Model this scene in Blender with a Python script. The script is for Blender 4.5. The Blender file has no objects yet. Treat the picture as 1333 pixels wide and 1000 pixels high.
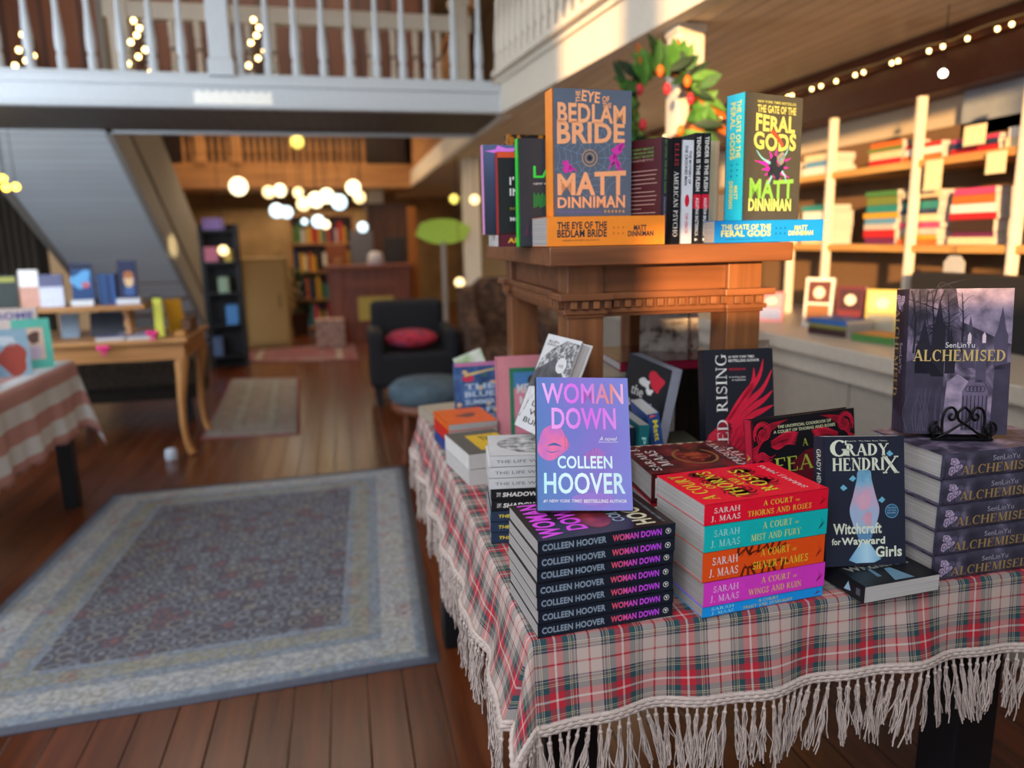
import bpy, math, random
from mathutils import Matrix, Vector
random.seed(7)
S = bpy.context.scene
COL = S.collection
R = math.radians

# ------------------------------------------------------------------ camera, world, light, exposure
EYE = 1.295
cam_d = bpy.data.cameras.new('camera'); cam = bpy.data.objects.new('camera', cam_d); COL.objects.link(cam)
cam_d.sensor_width = 36.0; cam_d.lens = 955 / 1333 * 36.0; cam_d.clip_start = .05; cam_d.clip_end = 80
yaw, pitch, roll = R(12.8), R(11.2), R(-1.1)
F_ = Vector((math.sin(yaw) * math.cos(pitch), math.cos(yaw) * math.cos(pitch), -math.sin(pitch)))
R_ = Vector((math.cos(yaw), -math.sin(yaw), 0)); U_ = R_.cross(F_)
R2 = R_ * math.cos(roll) + U_ * math.sin(roll); U2 = U_ * math.cos(roll) - R_ * math.sin(roll)
cam.matrix_world = Matrix(((R2.x, U2.x, -F_.x, 0), (R2.y, U2.y, -F_.y, 0), (R2.z, U2.z, -F_.z, EYE), (0, 0, 0, 1)))
cam_d.dof.use_dof = True; cam_d.dof.focus_distance = 1.12; cam_d.dof.aperture_fstop = 2.3
S.camera = cam
S.view_settings.view_transform = 'Standard'; S.view_settings.look = 'None'
S.view_settings.gamma = 1; S.view_settings.use_curve_mapping = False
S.view_settings.exposure = 0.36
S.cycles.use_denoising = True
try: S.cycles.denoiser = 'OPENIMAGEDENOISE'
except Exception: pass
S.cycles.max_bounces = 8; S.cycles.sample_clamp_indirect = 8

W_ = bpy.data.worlds.new('sky'); S.world = W_; W_.use_nodes = True
bg = W_.node_tree.nodes['Background']; bg.inputs[0].default_value = (.55, .7, 1, 1); bg.inputs[1].default_value = .6

def light(name, kind, loc, energy, color, direction=None, size=None, size_y=None, angle=None, spot=None, blend=.3):
    d = bpy.data.lights.new(name, kind); o = bpy.data.objects.new(name, d); COL.objects.link(o)
    o.location = loc; d.energy = energy; d.color = color
    if direction is not None: o.rotation_euler = Vector(direction).to_track_quat('-Z', 'Y').to_euler()
    if kind == 'AREA':
        d.shape = 'RECTANGLE'; d.size = size; d.size_y = size_y or size
    elif kind == 'SUN': d.angle = angle or .01
    else: d.shadow_soft_size = size or .1
    if kind == 'SPOT': d.spot_size = spot; d.spot_blend = blend
    return o
light('evening_sun', 'SUN', (-3, -6, 5), 9.2, (1, .60, .26), (.5, .85, -.12), angle=R(1.2))
# daylight of the shop-front glazing behind the camera
light('shopfront_daylight', 'AREA', (-1.0, -1.45, 1.5), 36, (.80, .88, 1), (.12, 1, -.08), 3.6, 2.2)
light('upper_daylight', 'AREA', (-1.6, -1.0, 3.9), 108, (.90, .95, 1), (-.05, 1, -.32), 3.2, 1.6)
light('side_window_daylight', 'AREA', (-3.1, 2.4, 2.6), 45, (.72, .84, 1), (1, .1, -.5), 2.2, 1.6)
light('stair_fill', 'AREA', (-3.3, 4.3, 1.4), 72, (.74, .86, 1), (.75, .8, .05), 1.8, 1.6)  # cool fill added to brighten the boarded stair; the wall has no window
light('far_wall_fill', 'AREA', (-.6, 14.2, 2.1), 42, (1, .78, .5), (0, -.1, -1), 3.0, 2.0)  # warm fill added under the far gallery to lift the wall there
light('hall_fill', 'AREA', (-.6, 10.4, 3.9), 105, (1, .74, .48), (0, .0, -1), 2.8, 2.8)  # interior fill added over the hall, no fixture behind it
light('bridge_fill', 'AREA', (-.9, 7.3, 4.6), 45, (1, .80, .6), (0, -.1, -1), 3.0, 1.2)  # small warm fill added behind the bridge gallery
light('sun_glint_off_glass', 'SPOT', (.9, 4.2, 1.75), 2600, (1, .74, .36), (-2.5, 3.75, -.46), .02, spot=R(3.2), blend=.5)
light('gallery_fill', 'AREA', (2.0, 6.2, 2.12), 14, (1, .74, .45), (0, .0, -1), .9, 4.0)  # fill added under the gallery boards, no fixture behind it

# ------------------------------------------------------------------ materials
def lin(h):
    if isinstance(h, (tuple, list)): return tuple(h[:3]) + (1,)
    h = h.lstrip('#'); c = [int(h[i:i + 2], 16) / 255 for i in (0, 2, 4)]
    return tuple(v / 12.92 if v <= .04045 else ((v + .055) / 1.055) ** 2.4 for v in c) + (1,)
MATS = {}
def base(name):
    m = bpy.data.materials.new(name); m.use_nodes = True
    nt = m.node_tree; b = nt.nodes['Principled BSDF']
    return m, nt, b
def N(nt, t, **kw):
    n = nt.nodes.new(t)
    for k, v in kw.items(): setattr(n, k, v)
    return n
def ramp(nt, stops, interp='LINEAR'):
    n = nt.nodes.new('ShaderNodeValToRGB'); cr = n.color_ramp; cr.interpolation = interp
    while len(cr.elements) < len(stops): cr.elements.new(.5)
    for e, (p, c) in zip(cr.elements, stops): e.position = p; e.color = lin(c)
    return n
def coords(nt, scale=(1, 1, 1), out='Object', rot=(0, 0, 0), loc=(0, 0, 0)):
    tc = nt.nodes.new('ShaderNodeTexCoord'); mp = nt.nodes.new('ShaderNodeMapping')
    mp.inputs['Scale'].default_value = scale; mp.inputs['Rotation'].default_value = rot; mp.inputs['Location'].default_value = loc
    nt.links.new(tc.outputs[out], mp.inputs[0]); return mp.outputs[0]
def plain(col, rough=.55, metal=0, name=None, noise=.05, coat=0, nscale=40):
    """a plain colour with a slight procedural unevenness"""
    key = ('p', col, rough, metal, noise, coat)
    if key in MATS: return MATS[key]
    m, nt, b = base(name or 'paint_' + (col.strip('#') if isinstance(col, str) else 'mix'))
    n = N(nt, 'ShaderNodeTexNoise'); n.inputs['Scale'].default_value = nscale; n.inputs['Detail'].default_value = 3
    nt.links.new(coords(nt), n.inputs['Vector'])
    c = lin(col); lo = tuple(v * (1 - noise) for v in c[:3]) + (1,); hi = tuple(min(1, v * (1 + noise)) for v in c[:3]) + (1,)
    r = ramp(nt, [(.3, lo), (.7, hi)]); nt.links.new(n.outputs[0], r.inputs[0]); nt.links.new(r.outputs[0], b.inputs['Base Color'])
    b.inputs['Roughness'].default_value = rough; b.inputs['Metallic'].default_value = metal; b.inputs['Specular IOR Level'].default_value = .5 if metal else .32
    if coat: b.inputs['Coat Weight'].default_value = coat
    MATS[key] = m; return m
def mottled(name, stops, scale=6, detail=6, rough=.4, stretch=(1, 1, 1), dist=0., out='Object', bump=0):
    if name in MATS: return MATS[name]
    m, nt, b = base(name); n = N(nt, 'ShaderNodeTexNoise'); n.inputs['Scale'].default_value = scale; n.inputs['Detail'].default_value = detail
    n.inputs['Distortion'].default_value = dist
    nt.links.new(coords(nt, stretch, out), n.inputs['Vector']); r = ramp(nt, stops)
    nt.links.new(n.outputs[0], r.inputs[0]); nt.links.new(r.outputs[0], b.inputs['Base Color']); b.inputs['Roughness'].default_value = rough
    if bump:
        bp = N(nt, 'ShaderNodeBump'); bp.inputs['Strength'].default_value = bump; bp.inputs['Distance'].default_value = .002
        nt.links.new(n.outputs[0], bp.inputs['Height']); nt.links.new(bp.outputs[0], b.inputs['Normal'])
    MATS[name] = m; return m
def gradient(name, stops, axis=2, lo=0, hi=.2, rough=.4, noise=0., nscale=18, diag=0.):
    """printed colour gradient along a book's own axis (object space)"""
    if name in MATS: return MATS[name]
    m, nt, b = base(name); tc = N(nt, 'ShaderNodeTexCoord'); sp = N(nt, 'ShaderNodeSeparateXYZ'); nt.links.new(tc.outputs['Object'], sp.inputs[0])
    mr = N(nt, 'ShaderNodeMapRange'); mr.inputs[1].default_value = lo; mr.inputs[2].default_value = hi
    v = sp.outputs[axis]
    if diag:
        ma = N(nt, 'ShaderNodeMath', operation='MULTIPLY_ADD'); nt.links.new(sp.outputs[0 if axis == 2 else 2], ma.inputs[0]); ma.inputs[1].default_value = diag
        nt.links.new(v, ma.inputs[2]); v = ma.outputs[0]
    nt.links.new(v, mr.inputs[0]); v = mr.outputs[0]
    if noise:
        n = N(nt, 'ShaderNodeTexNoise'); n.inputs['Scale'].default_value = nscale; n.inputs['Detail'].default_value = 2
        nt.links.new(tc.outputs['Object'], n.inputs['Vector'])
        s = N(nt, 'ShaderNodeMath', operation='SUBTRACT'); nt.links.new(n.outputs[0], s.inputs[0]); s.inputs[1].default_value = .5
        a = N(nt, 'ShaderNodeMath', operation='MULTIPLY_ADD'); nt.links.new(s.outputs[0], a.inputs[0]); a.inputs[1].default_value = noise; nt.links.new(v, a.inputs[2]); v = a.outputs[0]
    r = ramp(nt, stops); nt.links.new(v, r.inputs[0]); nt.links.new(r.outputs[0], b.inputs['Base Color']); b.inputs['Roughness'].default_value = rough
    MATS[name] = m; return m
def wood(name, c1, c2, c3, along=0, scale=14, rough=.45, bump=.15):
    if name in MATS: return MATS[name]
    m, nt, b = base(name); st = [scale, scale, scale]; st[along] = scale * .07
    v = coords(nt, tuple(st))
    n = N(nt, 'ShaderNodeTexNoise'); n.inputs['Scale'].default_value = 2.2; n.inputs['Detail'].default_value = 8; n.inputs['Distortion'].default_value = .6
    nt.links.new(v, n.inputs['Vector']); r = ramp(nt, [(.25, c1), (.5, c2), (.75, c3)])
    nt.links.new(n.outputs[0], r.inputs[0]); nt.links.new(r.outputs[0], b.inputs['Base Color']); b.inputs['Roughness'].default_value = rough
    bp = N(nt, 'ShaderNodeBump'); bp.inputs['Strength'].default_value = bump; bp.inputs['Distance'].default_value = .001
    nt.links.new(n.outputs[0], bp.inputs['Height']); nt.links.new(bp.outputs[0], b.inputs['Normal'])
    MATS[name] = m; return m
def boards(name, c, dark, axis, width, rough=.5, grain=None, gap=.06, var=.12, bump=.6, along=None, dirt=0):
    """tongue and groove boards: a groove every «width» along «axis», every board its own tone"""
    if name in MATS: return MATS[name]
    m, nt, b = base(name); tc = N(nt, 'ShaderNodeTexCoord'); sp = N(nt, 'ShaderNodeSeparateXYZ'); nt.links.new(tc.outputs['Object'], sp.inputs[0])
    dv = N(nt, 'ShaderNodeMath', operation='DIVIDE'); nt.links.new(sp.outputs[axis], dv.inputs[0]); dv.inputs[1].default_value = width
    fr = N(nt, 'ShaderNodeMath', operation='FRACT'); nt.links.new(dv.outputs[0], fr.inputs[0])
    fl = N(nt, 'ShaderNodeMath', operation='FLOOR'); nt.links.new(dv.outputs[0], fl.inputs[0])
    wn = N(nt, 'ShaderNodeTexWhiteNoise', noise_dimensions='1D'); nt.links.new(fl.outputs[0], wn.inputs['W'])
    c0 = lin(c); rr = ramp(nt, [(0, tuple(v * (1 - var) for v in c0[:3])), (1, tuple(min(1, v * (1 + var)) for v in c0[:3]))]); nt.links.new(wn.outputs[0], rr.inputs[0])
    st = [1, 1, 1]
    al = along if along is not None else (1 if axis == 0 else 0)
    sc = [18, 18, 18]; sc[al] = 1.2
    mp = N(nt, 'ShaderNodeMapping'); mp.inputs['Scale'].default_value = sc; nt.links.new(tc.outputs['Object'], mp.inputs[0])
    n = N(nt, 'ShaderNodeTexNoise'); n.inputs['Scale'].default_value = 1.6; n.inputs['Detail'].default_value = 6; nt.links.new(mp.outputs[0], n.inputs['Vector'])
    gr = grain or .25
    g = ramp(nt, [(.3, (1 - gr,) * 3), (.7, (1, 1, 1))]); nt.links.new(n.outputs[0], g.inputs[0])
    mx = N(nt, 'ShaderNodeMix', data_type='RGBA', blend_type='MULTIPLY'); mx.inputs[0].default_value = 1; nt.links.new(rr.outputs[0], mx.inputs[6]); nt.links.new(g.outputs[0], mx.inputs[7])
    gp = ramp(nt, [(0, (0, 0, 0)), (gap, (1, 1, 1)), (1 - gap, (1, 1, 1)), (1, (0, 0, 0))]); nt.links.new(fr.outputs[0], gp.inputs[0])
    m2 = N(nt, 'ShaderNodeMix', data_type='RGBA'); nt.links.new(gp.outputs[0], m2.inputs[0]); m2.inputs[6].default_value = lin(dark); nt.links.new(mx.outputs[2], m2.inputs[7])
    nt.links.new(m2.outputs[2], b.inputs['Base Color'])
    b.inputs['Roughness'].default_value = rough
    bp = N(nt, 'ShaderNodeBump'); bp.inputs['Strength'].default_value = bump; bp.inputs['Distance'].default_value = .004
    nt.links.new(gp.outputs[0], bp.inputs['Height']); nt.links.new(bp.outputs[0], b.inputs['Normal'])
    MATS[name] = m; return m
def glow(col, strength, name):
    if name in MATS: return MATS[name]
    m, nt, b = base(name); b.inputs['Base Color'].default_value = lin(col); b.inputs['Emission Color'].default_value = lin(col); b.inputs['Emission Strength'].default_value = strength
    MATS[name] = m; return m
def pages(name='book_pages', c='#c9c3bc', d='#98928b'):
    if name in MATS: return MATS[name]
    m, nt, b = base(name); v = coords(nt, (2, 2600, 2)); n = N(nt, 'ShaderNodeTexNoise'); n.inputs['Scale'].default_value = 1; n.inputs['Detail'].default_value = 2
    nt.links.new(v, n.inputs['Vector']); r = ramp(nt, [(.35, d), (.6, c)]); nt.links.new(n.outputs[0], r.inputs[0])
    nt.links.new(r.outputs[0], b.inputs['Base Color']); b.inputs['Roughness'].default_value = .8
    MATS[name] = m; return m

# ------------------------------------------------------------------ mesh building
class MB:
    def __init__(s): s.v = []; s.f = []; s.m = []; s.mats = []; s.sm = []
    def mi(s, mat):
        if mat not in s.mats: s.mats.append(mat)
        return s.mats.index(mat)
    def add(s, vs, fs, mat, smooth=False):
        o = len(s.v); s.v += [tuple(v) for v in vs]; k = s.mi(mat)
        for f in fs: s.f.append(tuple(i + o for i in f)); s.m.append(k); s.sm.append(smooth)
    def box(s, a, b, mat, M=None):
        x0, y0, z0 = a; x1, y1, z1 = b
        vs = [(x0, y0, z0), (x1, y0, z0), (x1, y1, z0), (x0, y1, z0), (x0, y0, z1), (x1, y0, z1), (x1, y1, z1), (x0, y1, z1)]
        if M is not None: vs = [tuple(M @ Vector(v)) for v in vs]
        s.add(vs, [(0, 3, 2, 1), (4, 5, 6, 7), (0, 1, 5, 4), (1, 2, 6, 5), (2, 3, 7, 6), (3, 0, 4, 7)], mat)
    def cbox(s, c, d, mat, M=None): s.box([c[i] - d[i] / 2 for i in range(3)], [c[i] + d[i] / 2 for i in range(3)], mat, M)
    def prism(s, poly, mat, axis, a, b, smooth=False):
        """extrude a polygon of two coordinates along axis from a to b"""
        def p(q, h):
            q = list(q); q.insert(axis, h); return tuple(q)
        n = len(poly); vs = [p(q, a) for q in poly] + [p(q, b) for q in poly]
        s.add(vs, [tuple(range(n - 1, -1, -1)), tuple(range(n, 2 * n))], mat)
        s.add(vs, [(i, (i + 1) % n, n + (i + 1) % n, n + i) for i in range(n)], mat, smooth)
    def lathe(s, prof, mat, c=(0, 0, 0), seg=16, smooth=True, cap=True):
        vs = []; n = len(prof)
        for k in range(seg):
            a = 2 * math.pi * k / seg
            for r, z in prof: vs.append((c[0] + r * math.cos(a), c[1] + r * math.sin(a), c[2] + z))
        fs = []
        for k in range(seg):
            k2 = (k + 1) % seg
            for i in range(n - 1): fs.append((k * n + i, k2 * n + i, k2 * n + i + 1, k * n + i + 1))
        s.add(vs, fs, mat, smooth)
        if cap: s.add(vs, [tuple(k * n + n - 1 for k in range(seg)), tuple(k * n for k in range(seg - 1, -1, -1))], mat)
    def tube(s, pts, r, mat, seg=8, closed=False):
        P = [Vector(p) for p in pts]; n = len(P); rs = r if isinstance(r, (list, tuple)) else [r] * n
        vs = []; up = Vector((.13, .27, 1)).normalized()
        for i, p in enumerate(P):
            t = (P[(i + 1) % n] - P[i - 1]) if closed else (P[min(i + 1, n - 1)] - P[max(i - 1, 0)])
            t = t.normalized() if t.length > 1e-9 else Vector((0, 0, 1))
            a = t.cross(up)
            if a.length < 1e-3: a = t.cross(Vector((1, 0, 0)))
            a.normalize(); b = t.cross(a)
            for k in range(seg):
                q = 2 * math.pi * k / seg; vs.append(tuple(p + (a * math.cos(q) + b * math.sin(q)) * rs[i]))
        fs = []
        for i in range(n if closed else n - 1):
            j = (i + 1) % n
            for k in range(seg): fs.append((i * seg + k, i * seg + (k + 1) % seg, j * seg + (k + 1) % seg, j * seg + k))
        s.add(vs, fs, mat, True)
        if not closed: s.add(vs, [tuple(range(seg)), tuple((n - 1) * seg + k for k in range(seg - 1, -1, -1))], mat)
    def ball(s, c, r, mat, seg=12, ring=8, sq=(1, 1, 1)):
        vs = [(c[0], c[1], c[2] - r * sq[2])]; fs = []
        for i in range(1, ring):
            t = math.pi * i / ring
            for k in range(seg):
                a = 2 * math.pi * k / seg
                vs.append((c[0] + r * sq[0] * math.sin(t) * math.cos(a), c[1] + r * sq[1] * math.sin(t) * math.sin(a), c[2] - r * sq[2] * math.cos(t)))
        vs.append((c[0], c[1], c[2] + r * sq[2])); L = len(vs) - 1
        for k in range(seg):
            k2 = (k + 1) % seg
            fs.append((0, 1 + k2, 1 + k)); fs.append((L, 1 + (ring - 2) * seg + k, 1 + (ring - 2) * seg + k2))
            for i in range(ring - 2): fs.append((1 + i * seg + k, 1 + i * seg + k2, 1 + (i + 1) * seg + k2, 1 + (i + 1) * seg + k))
        s.add(vs, fs, mat, True)
    def build(s, name, parent=None, bevel=0, uv=None):
        me = bpy.data.meshes.new(name); me.from_pydata(s.v, [], s.f)
        for m in s.mats: me.materials.append(m)
        me.polygons.foreach_set('material_index', s.m); me.polygons.foreach_set('use_smooth', s.sm)
        if uv:
            ul = me.uv_layers.new(name='uv')
            for l in me.loops: ul.data[l.index].uv = uv[l.vertex_index]
        me.update()
        o = bpy.data.objects.new(name, me); COL.objects.link(o)
        if parent is not None: o.parent = parent
        if bevel:
            bv = o.modifiers.new('bevel', 'BEVEL'); bv.width = bevel; bv.segments = 2; bv.limit_method = 'ANGLE'; bv.angle_limit = R(50)
        return o
def tag(o, label=None, cat=None, group=None, kind=None):
    if label: o['label'] = label
    if cat: o['category'] = cat
    if group: o['group'] = group
    if kind: o['kind'] = kind
    return o
def thing(name, label, cat, loc=(0, 0, 0), rz=0, group=None, M=None):
    o = bpy.data.objects.new(name, None); COL.objects.link(o); o.empty_display_size = .05
    if M is not None: o.matrix_world = M
    else: o.location = loc; o.rotation_euler = (0, 0, R(rz))
    return tag(o, label, cat, group)
def copy_tree(o, parent=None):
    c = o.copy(); COL.objects.link(c)
    if parent is not None: c.parent = parent
    for ch in list(o.children): copy_tree(ch, c)
    return c
def struct(mb, name, **kw): return tag(mb.build(name, **kw), kind='structure')

# ------------------------------------------------------------------ lettering
TXT = {}
def glyphs(s, bold=0., shear=0.):
    key = (s, bold, shear)
    if key in TXT: return TXT[key]
    cu = bpy.data.curves.new('lettering', 'FONT'); cu.body = s; cu.size = 1; cu.offset = bold; cu.shear = shear; cu.resolution_u = 3; cu.fill_mode = 'FRONT'
    if bold: cu.space_character = 1 + bold * 1.6
    ob = bpy.data.objects.new('lettering', cu); COL.objects.link(ob)
    bpy.context.view_layer.update()
    me = ob.evaluated_get(bpy.context.evaluated_depsgraph_get()).to_mesh()
    vs = [(v.co.x, v.co.y) for v in me.vertices]; fs = [tuple(p.vertices) for p in me.polygons if p.normal.z > -2]
    flip = [f if me.polygons[i].normal.z > 0 else f[::-1] for i, f in enumerate(fs)]
    ob.evaluated_get(bpy.context.evaluated_depsgraph_get()).to_mesh_clear()
    bpy.data.objects.remove(ob); bpy.data.curves.remove(cu)
    TXT[key] = (vs, flip); return TXT[key]
T_, t_ = .17, .065
SER = {
 'A': (.9, [('l', .1, 0, .43, 1, t_), ('l', .43, 1, .78, 0, T_), ('l', .22, .34, .64, .34, t_), ('s', .1, 0, .12), ('s', .78, 0, .15)]),
 'B': (.74, [('v', .17), ('a', .3, .75, .3, .25, -90, 90), ('a', .3, .27, .36, .27, -90, 90), ('l', .1, .97, .32, .97, t_), ('l', .15, .51, .32, .51, t_), ('l', .1, .03, .32, .03, t_)]),
 'C': (.86, [('a', .47, .5, .43, .52, 48, 312), ('l', .77, .68, .77, .98, .05)]),
 'D': (.88, [('v', .17), ('a', .3, .5, .52, .5, -90, 90), ('l', .1, .97, .32, .97, t_), ('l', .1, .03, .32, .03, t_)]),
 'E': (.74, [('v', .17), ('l', .1, .97, .63, .97, t_), ('l', .15, .52, .52, .52, t_), ('l', .1, .03, .66, .03, t_), ('l', .62, .77, .62, 1, .05), ('l', .66, 0, .66, .25, .05)]),
 'F': (.68, [('v', .17), ('l', .1, .97, .63, .97, t_), ('l', .15, .5, .5, .5, t_), ('l', .62, .75, .62, 1, .05)]),
 'G': (.92, [('a', .47, .5, .43, .52, 48, 312), ('l', .77, .7, .77, .98, .05), ('l', .74, .05, .74, .45, T_ * .9), ('s', .74, .42, .16)]),
 'H': (.96, [('v', .17), ('v', .77), ('l', .17, .52, .77, .52, t_)]),
 'I': (.36, [('v', .17)]),
 'J': (.5, [('l', .3, .2, .3, 1, T_), ('s', .3, 1, .16), ('a', .14, .16, .2, .2, 200, 360)]),
 'K': (.86, [('v', .17), ('l', .22, .4, .7, 1, t_), ('l', .36, .55, .72, 0, T_), ('s', .7, 1, .13), ('s', .74, 0, .14)]),
 'L': (.7, [('v', .17), ('l', .1, .03, .64, .03, t_), ('l', .64, 0, .64, .28, .05)]),
 'M': (1.12, [('l', .17, 0, .17, 1, t_), ('l', .2, 1, .54, .05, T_), ('l', .54, .05, .88, 1, t_), ('v', .92), ('s', .17, 0, .14), ('s', .14, 1, .1)]),
 'N': (.94, [('l', .17, 0, .17, 1, t_), ('l', .17, 1, .78, 0, T_), ('l', .78, 0, .78, 1, t_), ('s', .17, 0, .14), ('s', .13, 1, .12), ('s', .78, 1, .14)]),
 'O': (.94, [('a', .47, .5, .44, .52, 0, 360)]),
 'P': (.7, [('v', .17), ('a', .3, .73, .34, .27, -90, 90), ('l', .1, .97, .32, .97, t_), ('l', .15, .47, .32, .47, t_)]),
 'R': (.84, [('v', .17), ('a', .3, .74, .31, .26, -90, 90), ('l', .1, .97, .32, .97, t_), ('l', .15, .49, .34, .49, t_), ('l', .38, .5, .72, 0, T_), ('s', .76, 0, .1)]),
 'S': (.64, [('a', .33, .74, .25, .26, 30, 270, 1), ('a', .31, .26, .28, .27, -150, 90, 1), ('l', .53, .72, .53, .96, .05), ('l', .07, .05, .07, .3, .05)]),
 'T': (.8, [('v', .4), ('l', .06, .97, .74, .97, t_), ('l', .06, .75, .06, 1, .05), ('l', .74, .75, .74, 1, .05)]),
 'U': (.92, [('l', .18, .3, .18, 1, T_), ('l', .76, .3, .76, 1, t_), ('a', .47, .32, .33, .33, 180, 360), ('s', .18, 1, .15), ('s', .76, 1, .13)]),
 'V': (.88, [('l', .1, 1, .43, 0, T_), ('l', .43, 0, .76, 1, t_), ('s', .12, 1, .15), ('s', .76, 1, .12)]),
 'W': (1.26, [('l', .1, 1, .38, 0, T_), ('l', .38, 0, .62, .95, t_), ('l', .6, 1, .88, 0, T_), ('l', .88, 0, 1.14, 1, t_), ('s', .12, 1, .14), ('s', 1.14, 1, .11)]),
 'X': (.88, [('l', .1, 1, .76, 0, T_), ('l', .1, 0, .74, 1, t_), ('s', .12, 1, .14), ('s', .74, 1, .12), ('s', .12, 0, .12), ('s', .76, 0, .14)]),
 'Y': (.86, [('l', .1, 1, .43, .48, T_), ('l', .43, .48, .76, 1, t_), ('l', .43, 0, .43, .5, T_), ('s', .43, 0, .16), ('s', .12, 1, .14), ('s', .76, 1, .12)]),
 ' ': (.42, []), '.': (.3, [('l', .15, 0, .15, .15, .15)]), "'": (.25, [('l', .12, .75, .12, 1, .1)]),
}
def serif(s, fat=1.):
    key = ('serif', s, fat)
    if key in TXT: return TXT[key]
    vs = []; fs = []; x0 = 0
    def quad(p): fs.append(tuple(range(len(vs), len(vs) + 4))); vs.extend(p)
    def line(ax, ay, bx, by, w):
        w *= fat; dx, dy = bx - ax, by - ay; L = math.hypot(dx, dy)
        if abs(dy) > abs(dx) * .8: ox, oy = w / 2, 0          # cut flat on the base line
        else: ox, oy = -dy / L * w / 2, dx / L * w / 2
        q = [(x0 + ax - ox, ay - oy), (x0 + bx - ox, by - oy), (x0 + bx + ox, by + oy), (x0 + ax + ox, ay + oy)]
        ar = sum(q[i][0] * q[(i + 1) % 4][1] - q[(i + 1) % 4][0] * q[i][1] for i in range(4)); quad(q if ar > 0 else q[::-1])
    for c in s:
        w, pr = SER.get(c, SER[' '])
        for p in pr:
            if p[0] == 'v':
                line(p[1], 0, p[1], 1, T_)
                for y in (0.03, .97): line(p[1] - .15, y, p[1] + .15, y, .06)
            elif p[0] == 'l': line(*p[1:])
            elif p[0] == 's': y = .03 if p[2] == 0 else .97 if p[2] == 1 else p[2]; line(p[1] - p[3], y, p[1] + p[3], y, .06)
            elif p[0] == 'a':
                cx, cy, rx, ry, a0, a1 = p[1:7]; n = 12; spine_ = len(p) > 7
                for k in range(n):
                    qa, qb = (R(a0 + (a1 - a0) * (k + j) / n) for j in (0, 1))
                    irx, iry = (rx - t_ * fat * 1.1, ry - T_ * fat * .8) if spine_ else (rx - T_ * fat, ry - t_ * fat)
                    quad([(x0 + cx + rx * math.cos(qa), cy + ry * math.sin(qa)), (x0 + cx + rx * math.cos(qb), cy + ry * math.sin(qb)), (x0 + cx + irx * math.cos(qb), cy + iry * math.sin(qb)), (x0 + cx + irx * math.cos(qa), cy + iry * math.sin(qa))])
        x0 += w + .06
    TXT[key] = (vs, fs); return TXT[key]

# ------------------------------------------------------------------ books
def mat4(ex, ey, ez, P):
    return Matrix(((ex[0], ey[0], ez[0], P[0]), (ex[1], ey[1], ez[1], P[1]), (ex[2], ey[2], ez[2], P[2]), (0, 0, 0, 1)))
def M_stand(x, y, z, ang, lean=0, roll=0):
    """upright book, front cover to the viewer; origin at the foot of the spine"""
    a, l, r = R(ang), R(lean), R(roll)
    ex = Vector((math.cos(a), math.sin(a), 0)); ey = Vector((-math.sin(a), math.cos(a), 0)); ez = Vector((0, 0, 1))
    ey2 = ey * math.cos(l) - ez * math.sin(l); ez2 = ez * math.cos(l) + ey * math.sin(l)
    return mat4(ex * math.cos(r) - ez2 * math.sin(r), ey2, ez2 * math.cos(r) + ex * math.sin(r), (x, y, z))
def M_lie(x, y, z, ang, W, H, T):
    """lying face up, spine to the viewer, head to the left; (x,y,z) lower left corner of the spine"""
    a = R(ang); d = Vector((math.cos(a), math.sin(a), 0)); ex = Vector((-math.sin(a), math.cos(a), 0)); ez = -d; ey = Vector((0, 0, -1))
    return mat4(ex, ey, ez, Vector((x, y, z)) - ey * T - ez * H)
def M_lie2(x, y, z, ang, W, H, T):
    """lying face up, tail to the viewer, spine to the left"""
    a = R(ang); d = Vector((math.cos(a), math.sin(a), 0)); ez = Vector((-math.sin(a), math.cos(a), 0)); ey = Vector((0, 0, -1))
    return mat4(d, ey, ez, Vector((x, y, z)) - ey * T)
def M_spine(x, y, z, ang, T, tilt=0):
    """upright, spine to the viewer; (x,y,z) foot of the spine on its left"""
    a = R(ang); t = R(tilt); d = Vector((math.cos(a), math.sin(a), 0)); ex = Vector((-math.sin(a), math.cos(a), 0)); up = Vector((0, 0, 1))
    ez = up * math.cos(t) + d * math.sin(t); ey = -(d * math.cos(t) - up * math.sin(t))
    return mat4(ex, ey, ez, Vector((x, y, z)) - ey * T)

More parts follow.
